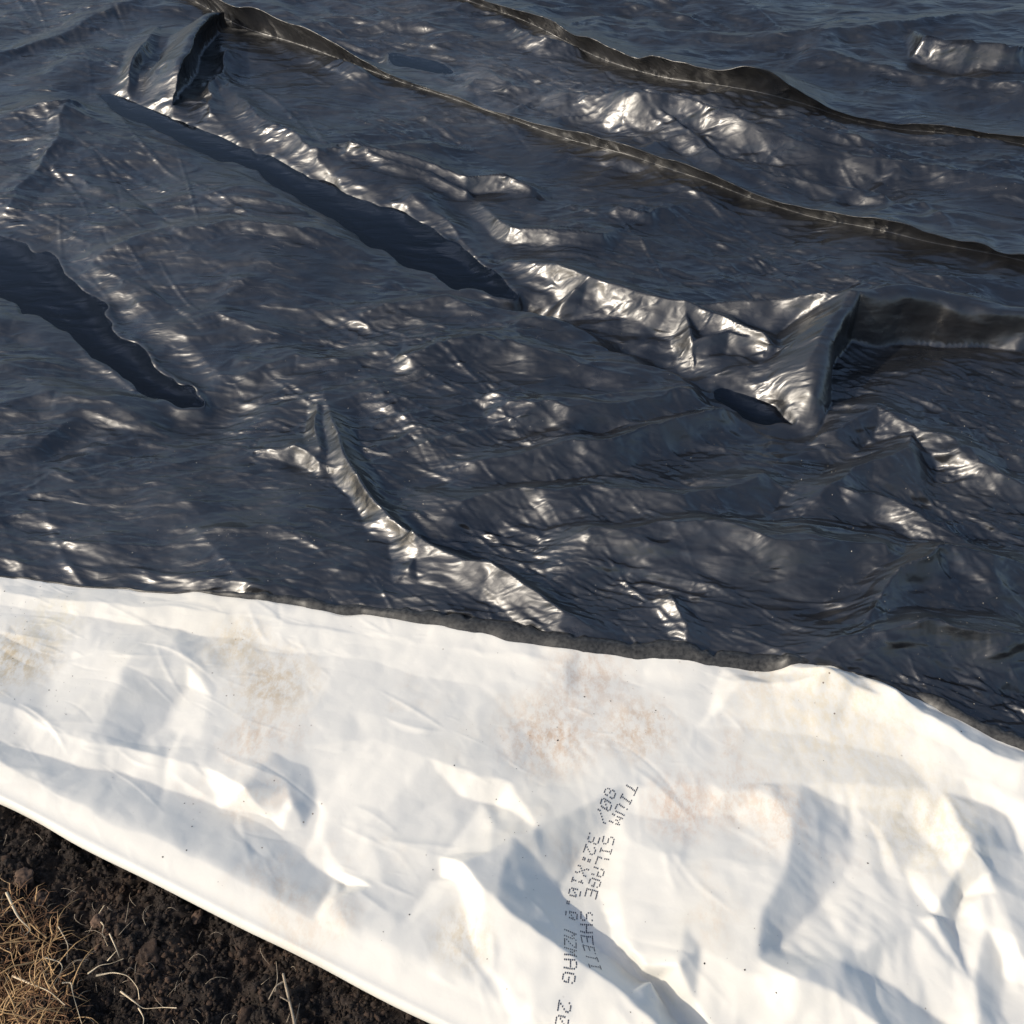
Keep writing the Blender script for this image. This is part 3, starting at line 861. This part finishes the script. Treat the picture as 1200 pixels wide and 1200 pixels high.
def delaunay(pts):
    """small Bowyer-Watson triangulation; pts (n,2)"""
    n = len(pts)
    c = pts.mean(0); r = np.abs(pts - c).max() * 20
    P = np.vstack([pts, c + [-r, -r], c + [r, -r], c + [0, r]])
    tris = np.array([[n, n + 1, n + 2]])
    def circ(t):
        a, b, d = P[t[:, 0]], P[t[:, 1]], P[t[:, 2]]
        D = 2 * (a[:, 0] * (b[:, 1] - d[:, 1]) + b[:, 0] * (d[:, 1] - a[:, 1]) + d[:, 0] * (a[:, 1] - b[:, 1])) + 1e-18
        A, B, E = (a ** 2).sum(1), (b ** 2).sum(1), (d ** 2).sum(1)
        ux = (A * (b[:, 1] - d[:, 1]) + B * (d[:, 1] - a[:, 1]) + E * (a[:, 1] - b[:, 1])) / D
        uy = (A * (d[:, 0] - b[:, 0]) + B * (a[:, 0] - d[:, 0]) + E * (b[:, 0] - a[:, 0])) / D
        return np.stack([ux, uy, (a[:, 0] - ux) ** 2 + (a[:, 1] - uy) ** 2], -1)
    cc = circ(tris)
    for k in range(n):
        bad = ((P[k, 0] - cc[:, 0]) ** 2 + (P[k, 1] - cc[:, 1]) ** 2) < cc[:, 2]
        seen = {}
        for t in tris[bad]:
            for e in ((t[0], t[1]), (t[1], t[2]), (t[2], t[0])):
                q = (min(e), max(e)); seen[q] = seen.get(q, 0) + 1
        new = np.array([[a, b, k] for (a, b), m in seen.items() if m == 1])
        tris = np.vstack([tris[~bad], new]); cc = np.vstack([cc[~bad], circ(new)])
    return tris[(tris < n).all(1)]

def tin(pts, qx, qy):
    """flat facets between the control points"""
    jit = np.random.default_rng(2).normal(0, 1e-5, (len(pts), 2))
    A = pts[:, :2] + jit
    T = delaunay(A)
    X, Y = qx.ravel(), qy.ravel()
    out = np.zeros(len(X), np.float32)
    order = np.argsort(X); Xs = X[order]
    for t in T:
        a, b, c = A[t]
        i0, i1 = np.searchsorted(Xs, [min(a[0], b[0], c[0]), max(a[0], b[0], c[0])])
        if i1 <= i0: continue
        idx = order[i0:i1]; y = Y[idx]
        m = (y >= min(a[1], b[1], c[1])) & (y <= max(a[1], b[1], c[1]))
        idx = idx[m]; x = X[idx]; y = Y[idx]
        D = (b[1] - c[1]) * (a[0] - c[0]) + (c[0] - b[0]) * (a[1] - c[1])
        if abs(D) < 1e-12: continue
        l1 = ((b[1] - c[1]) * (x - c[0]) + (c[0] - b[0]) * (y - c[1])) / D
        l2 = ((c[1] - a[1]) * (x - c[0]) + (a[0] - c[0]) * (y - c[1])) / D
        l3 = 1 - l1 - l2
        k = (l1 >= -1e-6) & (l2 >= -1e-6) & (l3 >= -1e-6)
        out[idx[k]] = (l1 * pts[t[0], 2] + l2 * pts[t[1], 2] + l3 * pts[t[2], 2])[k]
    return out.reshape(qx.shape)

def black_height(x, y):
    """smoothed top of the black sheet at x, y (sheet indices from its lay-out)"""
    top = BLACK[..., 2]
    for _ in range(4):
        p = np.pad(top, 1, mode='edge')
        top = np.maximum.reduce([p[1:-1, 1:-1], p[:-2, 1:-1], p[2:, 1:-1], p[1:-1, :-2], p[1:-1, 2:]])
    top = blur(top, 3)
    q = x / (math.tan(FOV / 2) * (CP * y + CAM_H * SP))
    fi = np.clip((q + 1.45) / 2.9 * (NC - 1), 0, NC - 1)
    y0 = np.interp(fi, np.arange(NC), ys); y1 = np.interp(fi, np.arange(NC), YA)
    fj = np.clip(np.log(np.maximum(y, 0.05) / y0) / np.log(y1 / y0) * JA, 0, NR - 1)
    return top[np.round(fj).astype(int), np.round(fi).astype(int)]

def build_flap():
    tt = np.linspace(0, 1, NT) ** 1.0
    dd = RAD + (fd[None, :] - RAD) * tt[:, None]                       # rows beyond the roll
    gx = fo[None, :, 0] + fnor[0] * dd; gy = fo[None, :, 1] + fnor[1] * dd
    base = black_height(gx, gy) + 0.005
    base = np.clip(blur(np.maximum(base, -0.004), 22), 0, 0.02)
    lie = (2 * RAD + 0.005) * np.exp(-((dd - 0.045) / 0.085) ** 2 * (dd > 0.045)) - 0.005 * np.exp(-((dd - RAD) / 0.018) ** 2)
    wx = gx + 0.006 * vnoise(gx * 14, gy * 14) + 0.0025 * vnoise(gx * 45, gy * 45)
    wy = gy + 0.006 * vnoise(gx * 14 + 30, gy * 14) + 0.0025 * vnoise(gx * 45 + 30, gy * 45)
    cp = wctl_points()
    feat = 1.15 * (0.18 * rbf(cp, wx, wy) + 0.82 * blur(tin(cp, wx, wy), 1))
    fade = np.clip((dd - RAD) / 0.05, 0, 1); fade = fade * fade * (3 - 2 * fade)
    near = np.clip(1 - (fd[None, :] - dd) / 0.25, 0, 1)
    z = lie + feat * fade + np.maximum(base, 0) * near * fade + 0.004
    z = np.maximum(z, base * near + 0.002)
    P = np.stack([gx, gy, z], -1).astype(np.float32)
    bedf = (np.maximum(base * near - 0.002, 0.001)).astype(np.float32)
    edge = np.clip(dd / 0.06, 0, 1)
    P[..., 2] += edge * (0.0020 * facets(gx, gy, 7.5, 5) + 0.0010 * facets(gx, gy, 17, 9) + 0.0005 * facets(gx, gy, 42, 15))
    qx, qy = to_px(gx, gy, 0.02)
    cr = np.clip((qx - 860) / 150, 0, 1) * np.clip((qy - 900) / 60, 0, 1)
    P[..., 2] += cr * (0.0040 * facets(gx * 1.3, gy * 0.7, 13, 51) + 0.0018 * facets(gx * 1.3, gy * 0.7, 30, 77))
    P[..., 2] += edge * scatter_creases(P, 260, (0.03, 0.12), (0.006, 0.02), 0.13, 21, None, 2.5, -25, 45)
    P[..., 2] += edge * 0.55 * scatter_creases(P, 1300, (0.012, 0.05), (0.003, 0.007), 0.22, 22, None, 3.5, -25, 60)
    P = settle(P, bedf, 6, 0.001, 0.001, bend=0.03, hold=0.03)
    # roll: from the underside round to the first row
    rows = []
    r0 = P[0]
    for k in range(NU):
        th = math.pi * (1 - k / NU)                                    # pi: underside ... 0: top
        o = RAD * (1 - math.sin(th)); zz = RAD * (1 + math.cos(th))
        wob = 0.003 * vnoise(spx * 0.012, spx * 0 + 3)
        p = fo + fnor * (o + wob * math.sin(th))[:, None]
        rows.append(np.stack([p[:, 0], p[:, 1], zz * r0[:, 2] / (2 * RAD)], -1))
    under = rows[0].copy(); under[:, :2] += fnor * 0.10
    return np.concatenate([under[None], np.array(rows), P], 0).astype(np.float32)

FLAP = build_flap()
flap_o = mesh_np('folded_flap', FLAP.reshape(-1, 3), grid_faces(FLAP.shape[0], NS)[:, ::-1], M_WHITE, sheet)
flap_o['label'] = 'white underside of the sheet folded back over the black'
print('flap', round(time.time() - T0, 1))

# ---- the cut edge curls: a narrow dusty black lip shows above the white
def edge_lip():
    e = FLAP[-1].astype(float)
    wid = np.interp(spx, [-330, 200, 330, 560, 900, 945, 985, 1045, 1090, 1200, 1560], [.002, .004, .016, .032, .030, .010, .003, .004, .018, .028, .026])
    wid = wid * (1 + 0.3 * vnoise(spx * 0.03, spx * 0 + 8) + 0.2 * vnoise(spx * 0.11, spx * 0 + 5))
    out = np.array([np.interp(spx, spx, np.gradient(e[:, 1])), -np.gradient(e[:, 0])]).T
    out = -out / (np.linalg.norm(out, axis=1, keepdims=True) + 1e-9)
    rows = []
    for t, dz in ((-0.2, -0.0015), (0.0, 0.0012), (0.25, 0.0048), (0.55, 0.0056), (0.85, 0.0030), (1.0, -0.002), (1.05, -0.012)):
        p = e.copy()
        p[:, :2] += out * (wid * t)[:, None]
        p[:, 2] += dz * np.clip(wid / 0.012, 0.3, 1.6) + 0.0012 * vnoise(spx * 0.06 + t * 2, spx * 0 + 2) * max(t, 0)
        rows.append(p)
    return mesh_np('edge_lip', np.array(rows).reshape(-1, 3), grid_faces(len(rows), NS), M_LIP, sheet)
lip = edge_lip()
lip['label'] = 'narrow dusty grey-black lip along the cut edge of the flap'

# ---- dot-matrix lettering printed down the flap
from mathutils.bvhtree import BVHTree
FONT = {'T': '11111001000010000100001000010000100', 'I': '01110001000010000100001000010001110', 'U': '10001100011000110001100011000101110',
        'M': '10001110111010110101100011000110001', 'S': '01111100001000001110000010000111110', 'L': '10000100001000010000100001000011111',
        'A': '01110100011000111111100011000110001', 'G': '01110100011000010111100011000101110', 'E': '11111100001000011110100001000011111',
        'H': '10001100011000111111100011000110001', '8': '01110100011000101110100011000101110', '0': '01110100011001110101110011000101110',
        '/': '00001000010001000100010001000010000', '3': '11110000010000101110000010000111110', '2': '01110100010000100010001000100011111',
        ':': '00000011000110000000011000110000000', 'X': '10001100010101000100010101000110001', '1': '00100011000010000100001000010001110',
        '.': '00000000000000000000000000110001100', 'Z': '11111000010001000100010001000011111', ' ': '0' * 35}
LINES = [('TIUM SILAGE SHEETI', [(742, 920), (728, 945), (716, 968), (711, 990), (703, 1012), (695, 1036), (688, 1060), (688, 1090), (692, 1120), (698, 1150)]),
         ('80/ 32:X10.0 MZMAG 20', [(716, 926), (709, 945), (700, 966), (693, 986), (686, 1006), (677, 1026), (672, 1048), (669, 1080), (668, 1110), (667, 1145), (662, 1180), (656, 1215)])]
def print_text():
    c0 = int((560 + 330) / 1890 * NS); c1 = int((900 + 330) / 1890 * NS)
    sub = FLAP[NU + 1:, c0:c1]
    f = grid_faces(sub.shape[0], sub.shape[1])
    bvh = BVHTree.FromPolygons(sub.reshape(-1, 3).tolist(), f.tolist())
    rg = random.Random(4)
    for text, path in LINES:
        pts = np.array([at(a, b, 0.02) for a, b in path])
        L = np.concatenate([[0], np.cumsum(np.linalg.norm(np.diff(pts, axis=0), axis=1))])
        adv = L[-1] / len(text)
        hgt = 0.0175
        for ci, ch in enumerate(text):
            bits = FONT[ch]
            V, F = [], []
            for k, bit in enumerate(bits):
                if bit != '1' or rg.random() < 0.05: continue
                r, c = divmod(k, 5)
                s_ = ci * adv + (c + 0.5) / 6.3 * adv
                x = np.interp(s_, L, pts[:, 0]); y = np.interp(s_, L, pts[:, 1])
                e = 0.006
                d = np.array([np.interp(s_ + e, L, pts[:, 0]) - np.interp(s_ - e, L, pts[:, 0]), np.interp(s_ + e, L, pts[:, 1]) - np.interp(s_ - e, L, pts[:, 1])])
                d /= np.linalg.norm(d) + 1e-9
                up = np.array([-d[1], d[0]])
                q = np.array([x, y]) + up * (0.5 - (r + 0.5) / 7) * hgt + rg.uniform(-0.0002, 0.0002)
                a1, a2 = 0.00125, 0.00078
                quad = []
                for t1, t2 in ((-1, -.6), (0, -1), (1, -.6), (1, .6), (0, 1), (-1, .6)):
                    w = q + d * a1 * t1 + up * a2 * t2
                    hit = bvh.ray_cast(Vector((w[0], w[1], 0.5)), Vector((0, 0, -1)))
                    if hit[0] is None: break
                    quad.append((w[0], w[1], hit[0].z + 0.0005))
                if len(quad) == 6:
                    n = len(V); V += quad; F += [(n, n + 1, n + 2, n + 3), (n, n + 3, n + 4, n + 5)]
            if V: mesh_np('printed_character', np.array(V), np.array(F), M_INK, flap_o, smooth=False)
print_text()

# ---- grit and chaff blown onto the sheet
def grit(name, P, n, mat, label, seed, smax, f):
    rg = np.random.default_rng(seed)
    h, w = P.shape[:2]
    jj = rg.integers(2, h - 2, n * 6); ii = rg.integers(2, w - 2, n * 6)
    c = P[jj, ii]
    k = np.clip(0.1 + 1.5 * fbm(c[:, 0] * f + seed, c[:, 1] * f, 3), 0.02, 1) > rg.random(n * 6)
    jj, ii, c = jj[k][:n], ii[k][:n], c[k][:n]
    a = P[jj, ii + 1] - P[jj, ii - 1]; b = P[jj + 1, ii] - P[jj - 1, ii]
    nn = np.cross(a, b); nn /= np.linalg.norm(nn, axis=1, keepdims=True) + 1e-9
    nn[nn[:, 2] < 0] *= -1
    a /= np.linalg.norm(a, axis=1, keepdims=True) + 1e-9
    b = np.cross(nn, a)
    th = rg.uniform(0, 6.28, len(c))[:, None]
    u = a * np.cos(th) + b * np.sin(th); v_ = -a * np.sin(th) + b * np.cos(th)
    L = (0.0005 + smax * rg.random(len(c)) ** 3.5)[:, None]; W = L * rg.uniform(0.25, 0.9, len(c))[:, None]
    top = c + nn * (0.0007 + 0.4 * W)
    V = np.stack([c + u * L + nn * .0003, c + v_ * W + nn * .0003, c - u * L + nn * .0003, c - v_ * W + nn * .0003, top], 1).reshape(-1, 3)
    q = np.arange(len(c))[:, None, None] * 5
    F = (np.array([[0, 1, 4], [1, 2, 4], [2, 3, 4], [3, 0, 4]])[None] + q).reshape(-1, 3)
    o = mesh_np(name, V, F, mat, smooth=False)
    tag(o, label, 'grit', kind='stuff')
M_CHAFF = mat_plain('pale_chaff', (0.30, 0.27, 0.23), 0.7, 0.5, 200)
grit('chaff', BLACK[:500], 1300, M_CHAFF, 'pale grit and chaff specks scattered over the black sheet', 31, 0.0014, 3.0)
grit('soil_specks', FLAP[NU + 6:], 330, M_SOIL, 'dark soil specks scattered over the white flap', 33, 0.0013, 4.0)

# ------------------------------------------------------------------ soil
def axis(lo, hi, step, lo2, hi2, far, n):
    g = np.geomspace(0.01, far, n)
    return np.concatenate([lo2 - g[::-1], np.arange(lo2, lo, 0.008), np.arange(lo, hi, step), np.arange(hi, hi2, 0.008), hi2 + g])
def soil_height(x, y):
    d = (x - fa[0]) * fnor[0] + (y - fa[1]) * fnor[1]                  # >0: under the sheet
    wx = x + 0.006 * vnoise(x * 60, y * 60); wy = y + 0.006 * vnoise(x * 60 + 9, y * 60)
    z = 0.016 * vnoise(x * 6, y * 6) + 0.015 * vnoise(wx * 17, wy * 17)
    z = z + 0.007 * vnoise(wx * 48, wy * 48) + 0.0045 * vnoise(wx * 105, wy * 105) + 0.0030 * vnoise(x * 190, y * 190)
    rough = np.clip(1 - np.hypot(x + 0.3, y - 0.6) / 6, 0.15, 1)
    z = z * rough - 0.007
    # soil heaves slightly towards the tuft at the left, drops below the sheet
    z = np.where(d > -0.035, np.minimum(z, 0.0 + 0.35 * np.maximum(-d, 0)), z)
    under = np.clip((d - 0.012) / 0.03, 0, 1)
    far = np.hypot(x, np.maximum(y - 3.0, 0))
    drop = 0.13 * under * np.clip((7.5 - far) / 1.0, 0, 1)
    return np.where(under > 0, np.minimum(z, 0.0) * (1 - under) - drop, z)
ax, ay = axis(-0.95, 0.15, 0.0025, -2.2, 1.3, 900, 30), axis(0.34, 0.92, 0.0025, -0.6, 1.1, 900, 30)
SX, SY = np.meshgrid(ax, ay)
SZ = soil_height(SX, SY)
soil = mesh_np('soil', np.stack([SX, SY, SZ], -1).reshape(-1, 3), grid_faces(len(ay), len(ax)), M_SOIL)
tag(soil, kind='structure')

def ico():
    import bmesh
    bm = bmesh.new(); bmesh.ops.create_icosphere(bm, subdivisions=1, radius=1)
    v = np.array([p.co[:] for p in bm.verts]); f = np.array([[q.index for q in p.verts] for p in bm.faces]); bm.free()
    return v, f
ICO_V, ICO_F = ico()
def soil_spot(rg):
    while True:
        px, py = rg.uniform(-120, 520), rg.uniform(930, 1290)
        x, y = at(px, py)
        if ((x - fa[0]) * fnor[0] + (y - fa[1]) * fnor[1]) < 0.004: return x, y
def crumbs():
    rg = np.random.default_rng(3)
    n = 13000
    V = np.zeros((n, len(ICO_V), 3), np.float32); F = np.zeros((n, len(ICO_F), 3), np.int64)
    for k in range(n):
        x, y = soil_spot(rg)
        r = 0.0010 * math.exp(rg.exponential(0.55)); r = min(r, 0.0048)
        sc_ = np.array([rg.uniform(.6, 1.5), rg.uniform(.5, 1.2), rg.uniform(.45, 1.0)]) * r
        v = ICO_V * (1 + rg.uniform(-.55, .45, (len(ICO_V), 1)))
        a = rg.uniform(0, 6.28); c, s_ = math.cos(a), math.sin(a)
        v = v * sc_
        v = np.stack([v[:, 0] * c - v[:, 1] * s_, v[:, 0] * s_ + v[:, 1] * c, v[:, 2]], -1)
        z = float(soil_height(np.array([x]), np.array([y]))[0])
        V[k] = v + (x, y, z + 0.35 * r); F[k] = ICO_F + k * len(ICO_V)
    o = mesh_np('soil_crumbs', V.reshape(-1, 3), F.reshape(-1, 3), M_SOIL, smooth=False)
    tag(o, 'loose dark soil crumbs on the bare ground below the white fold', 'soil crumbs', kind='stuff')
crumbs()
print('soil', round(time.time() - T0, 1))

def clods():
    import bmesh
    for k, (px, py, r, lab, mat) in enumerate((
            (24, 1024, .013, 'reddish brown soil clod above the dry grass tuft near the left edge', M_CLOD),
            (40, 1046, .010, 'tan soil clod between the reddish clod and the grass tuft', M_CLOD),
            (228, 1068, .008, 'pale brown soil clod just below the middle of the white fold', M_CLOD),
            (172, 1114, .016, 'large dark rounded soil clod right of the pale forked stem', M_SOIL),
            (288, 1186, .013, 'dark soil clod left of the dead twig at the bottom edge', M_SOIL),
            (112, 1074, .011, 'crumbly brown soil clod beside the fine straight straw', M_CLOD))):
        rg = np.random.default_rng(70 + k)
        bm = bmesh.new(); bmesh.ops.create_icosphere(bm, subdivisions=4, radius=1)
        v = np.array([q.co[:] for q in bm.verts]); f = np.array([[q.index for q in p.verts] for p in bm.faces]); bm.free()
        o_ = 9.0 * k
        d = 0.30 * vnoise(v[:, 0] * 1.6 + o_, v[:, 1] * 1.6 + v[:, 2] * 1.3) + 0.16 * vnoise(v[:, 0] * 4 + o_, v[:, 1] * 4 - v[:, 2] * 4) + 0.10 * vnoise(v[:, 0] * 9 + v[:, 2] * 9, v[:, 1] * 9 + o_)
        v = v * (1 + d)[:, None] * np.array([rg.uniform(.9, 1.3), rg.uniform(.8, 1.1), .62]) * r
        x, y = at(px, py, 0.006)
        o = mesh_np('soil_clod', v, f, mat)
        o.location = (x, y, ground_z(x, y) + 0.25 * r)
        o.rotation_euler = (0, 0, rg.uniform(0, 6))
        tag(o, lab, 'soil clod', 'clods lying on the bare soil')

def ground_z(x, y): return float(soil_height(np.array([x]), np.array([y]))[0])
clods()

# ------------------------------------------------------------------ dry grass and twigs
def ribbon(pts, w0, w1, V, F, flat=0.45, twist=0.0):
    """tapered four-sided stem along 3-d points"""
    pts = np.array(pts, float)
    n = len(pts); base = len(V)
    for k in range(n):
        t = pts[min(k + 1, n - 1)] - pts[max(k - 1, 0)]; t /= np.linalg.norm(t) + 1e-9
        s_ = np.cross(t, (0, 0, 1)); s_ /= np.linalg.norm(s_) + 1e-9
        u = np.cross(s_, t)
        a = twist * k; s2 = s_ * math.cos(a) + u * math.sin(a); u2 = -s_ * math.sin(a) + u * math.cos(a)
        w = 0.5 * (w0 + (w1 - w0) * k / (n - 1))
        for q in (s2 * w, u2 * w * flat, -s2 * w, -u2 * w * flat): V.append(pts[k] + q)
    for k in range(n - 1):
        for q in range(4):
            F.append((base + 4 * k + q, base + 4 * k + (q + 1) % 4, base + 4 * k + 4 + (q + 1) % 4, base + 4 * k + 4 + q))

def smooth_path(p, n=10):
    p = np.array(p, float)
    t = np.linspace(0, len(p) - 1, n * (len(p) - 1) // 2 + 2)
    q = np.stack([np.interp(t, np.arange(len(p)), p[:, k]) for k in range(3)], -1)
    for _ in range(2): q[1:-1] = 0.25 * q[:-2] + 0.5 * q[1:-1] + 0.25 * q[2:]
    return q

def ground_z(x, y): return float(soil_height(np.array([x]), np.array([y]))[0])

def stem_path(px_pts, lift):
    out = []
    for k, (a, b) in enumerate(px_pts):
        x, y = at(a, b, 0.01)
        out.append((x, y, ground_z(x, y) + lift[k] if isinstance(lift, (list, tuple)) else ground_z(x, y) + lift))
    return out

STEMS = [
    ([(8, 1136), (35, 1150), (62, 1166), (78, 1180)], .016, 3.4, 'broad straw blade lying across the dry grass tuft'),
    ([(50, 1120), (68, 1124), (72, 1132), (60, 1160)], .020, 2.0, 'thin straw stem bent in a hook above the tuft'),
    ([(11, 1050), (20, 1074), (37, 1090), (30, 1098)], .024, 3.2, 'kinked straw blade at the upper edge of the tuft'),
    ([(64, 1080), (75, 1100), (74, 1120)], .014, 1.6, 'short dark stem upright beside the tuft'),
    ([(119, 1056), (109, 1070), (99, 1085)], .010, 1.3, 'fine straight straw lying alone above the hollow'),
    ([(118, 1080), (124, 1088), (121, 1096), (127, 1110)], .014, 1.5, 'short bent straw just below the fine straight one'),
    ([(131, 1098), (138, 1114), (141, 1124)], .020, 1.6, 'pale straw leaning down to a forked stem'),
    ([(104, 1143), (118, 1133), (131, 1130), (145, 1124)], .018, 2.2, 'pale forked stem crossing the dark hollow'),
    ([(127, 1128), (138, 1117)], .018, 1.8, 'short pale prong above the forked stem'),
    ([(113, 1144), (133, 1140), (152, 1146), (162, 1158), (163, 1171)], .022, 2.8, 'arched straw blade right of the dark hollow'),
    ([(140, 1160), (158, 1174), (166, 1180), (190, 1179), (206, 1180)], .016, 2.4, 'straw stem pointing right over bare soil'),
    ([(72, 1151), (83, 1150), (87, 1166), (95, 1198), (104, 1225)], .022, 2.2, 'long straw stem hanging down to the bottom edge'),
    ([(160, 1178), (167, 1190), (166, 1205)], .012, 1.8, 'short straw drooping under the right pointing stem'),
]
for pts, lift, w, lab in STEMS:
    V, F = [], []
    ribbon(smooth_path(stem_path(pts, lift)), w * 0.00115, w * 0.0007, V, F, 0.4, 0.12)
    o = mesh_np('dry_grass_stem', np.array(V), np.array(F), M_STRAW2)
    tag(o, lab, 'straw', 'loose straw stems on the soil')

def twig():
    root = bpy.data.objects.new('dead_twig', None); C.objects.link(root)
    tag(root, 'pale dead twig with side shoots standing in the soil below the fold', 'twig')
    for name, pts, lift, w0, w1 in (('stalk', [(349, 1235), (346, 1200), (341, 1175), (335, 1149)], [.006, .014, .022, .028], 5.2, 3.6),
                                    ('side_shoot', [(336, 1158), (327, 1164), (317, 1176)], [.024, .022, .016], 2.6, 1.4),
                                    ('side_shoot', [(325, 1168), (327, 1150), (325, 1130)], [.018, .022, .026], 1.6, 0.9),
                                    ('side_shoot', [(342, 1182), (332, 1177)], [.020, .022], 2.0, 1.0),
                                    ('side_shoot', [(346, 1202), (353, 1180)], [.012, .018], 1.4, 0.8)):
        V, F = [], []
        ribbon(smooth_path(stem_path(pts, lift)), w0 * 0.00105, w1 * 0.00105, V, F, 0.8, 0.1)
        mesh_np(name, np.array(V), np.array(F), M_TWIG, root)
twig()

def tuft():
    rg = random.Random(12)
    for mat, n, nm, lab, ln, wd, up in ((M_STRAW, 380, 'dry_grass', 'tangled tuft of dry straw coloured grass at the lower left corner', (0.02, 0.085), (0.0008, 0.0030), 0.026),
                                        (M_THATCH, 2200, 'matted_thatch', 'matted reddish brown thatch beneath the dry grass tuft', (0.008, 0.035), (0.0006, 0.0014), 0.012)):
        V, F = [], []
        for k in range(n):
            px = -150 + 235 * (rg.random() ** 0.8); py = rg.uniform(1040, 1270)
            lim = 30 + (py - 1040) * 0.5 + 18 * math.sin(py * 0.06)
            if px > lim: continue
            x, y = at(px, py)
            a = rg.uniform(0, 6.28); L = rg.uniform(*ln); kink = rg.randint(2, 5); turn = rg.uniform(-1.4, 1.4); cur = rg.uniform(-1.6, 1.6)
            z0 = ground_z(x, y) + rg.uniform(0, 0.6) * up
            rise = rg.uniform(-0.1, 1) * up
            p = []
            for q in range(8):
                t = q / 7
                aa = a + cur * t + (turn if q >= kink else 0)
                p.append((x, y, z0 + rise * math.sin(t * 2.7)))
                x += math.cos(aa) * L / 7; y += math.sin(aa) * L / 7
            d = ((x - fa[0]) * fnor[0] + (y - fa[1]) * fnor[1])
            if d > -0.03: continue
            ribbon(p, rg.uniform(*wd), rg.uniform(0.0004, 0.001), V, F, 0.3, rg.uniform(-.35, .35))
        o = mesh_np(nm, np.array(V), np.array(F), mat)
        tag(o, lab, 'dry grass', kind='stuff')
    V, F = [], []
    for k in range(150):                                   # fine rootlets through the bare soil
        x, y = soil_spot(np.random.default_rng(900 + k))
        a = rg.uniform(0, 6.28); L = rg.uniform(0.008, 0.035); b = rg.uniform(-2, 2); z0 = ground_z(x, y) + 0.004
        p = []
        for q in range(5):
            p.append((x, y, z0 + 0.006 * math.sin(q * 0.8))); aa = a + b * q / 4
            x += math.cos(aa) * L / 4; y += math.sin(aa) * L / 4
        if ((x - fa[0]) * fnor[0] + (y - fa[1]) * fnor[1]) > -0.006: continue
        ribbon(p, 0.0009, 0.0004, V, F, 0.6)
    o = mesh_np('rootlets', np.array(V), np.array(F), M_TWIG)
    tag(o, 'fine pale rootlets scattered through the bare soil', 'rootlets', kind='stuff')
tuft()
print('done', round(time.time() - T0, 1))
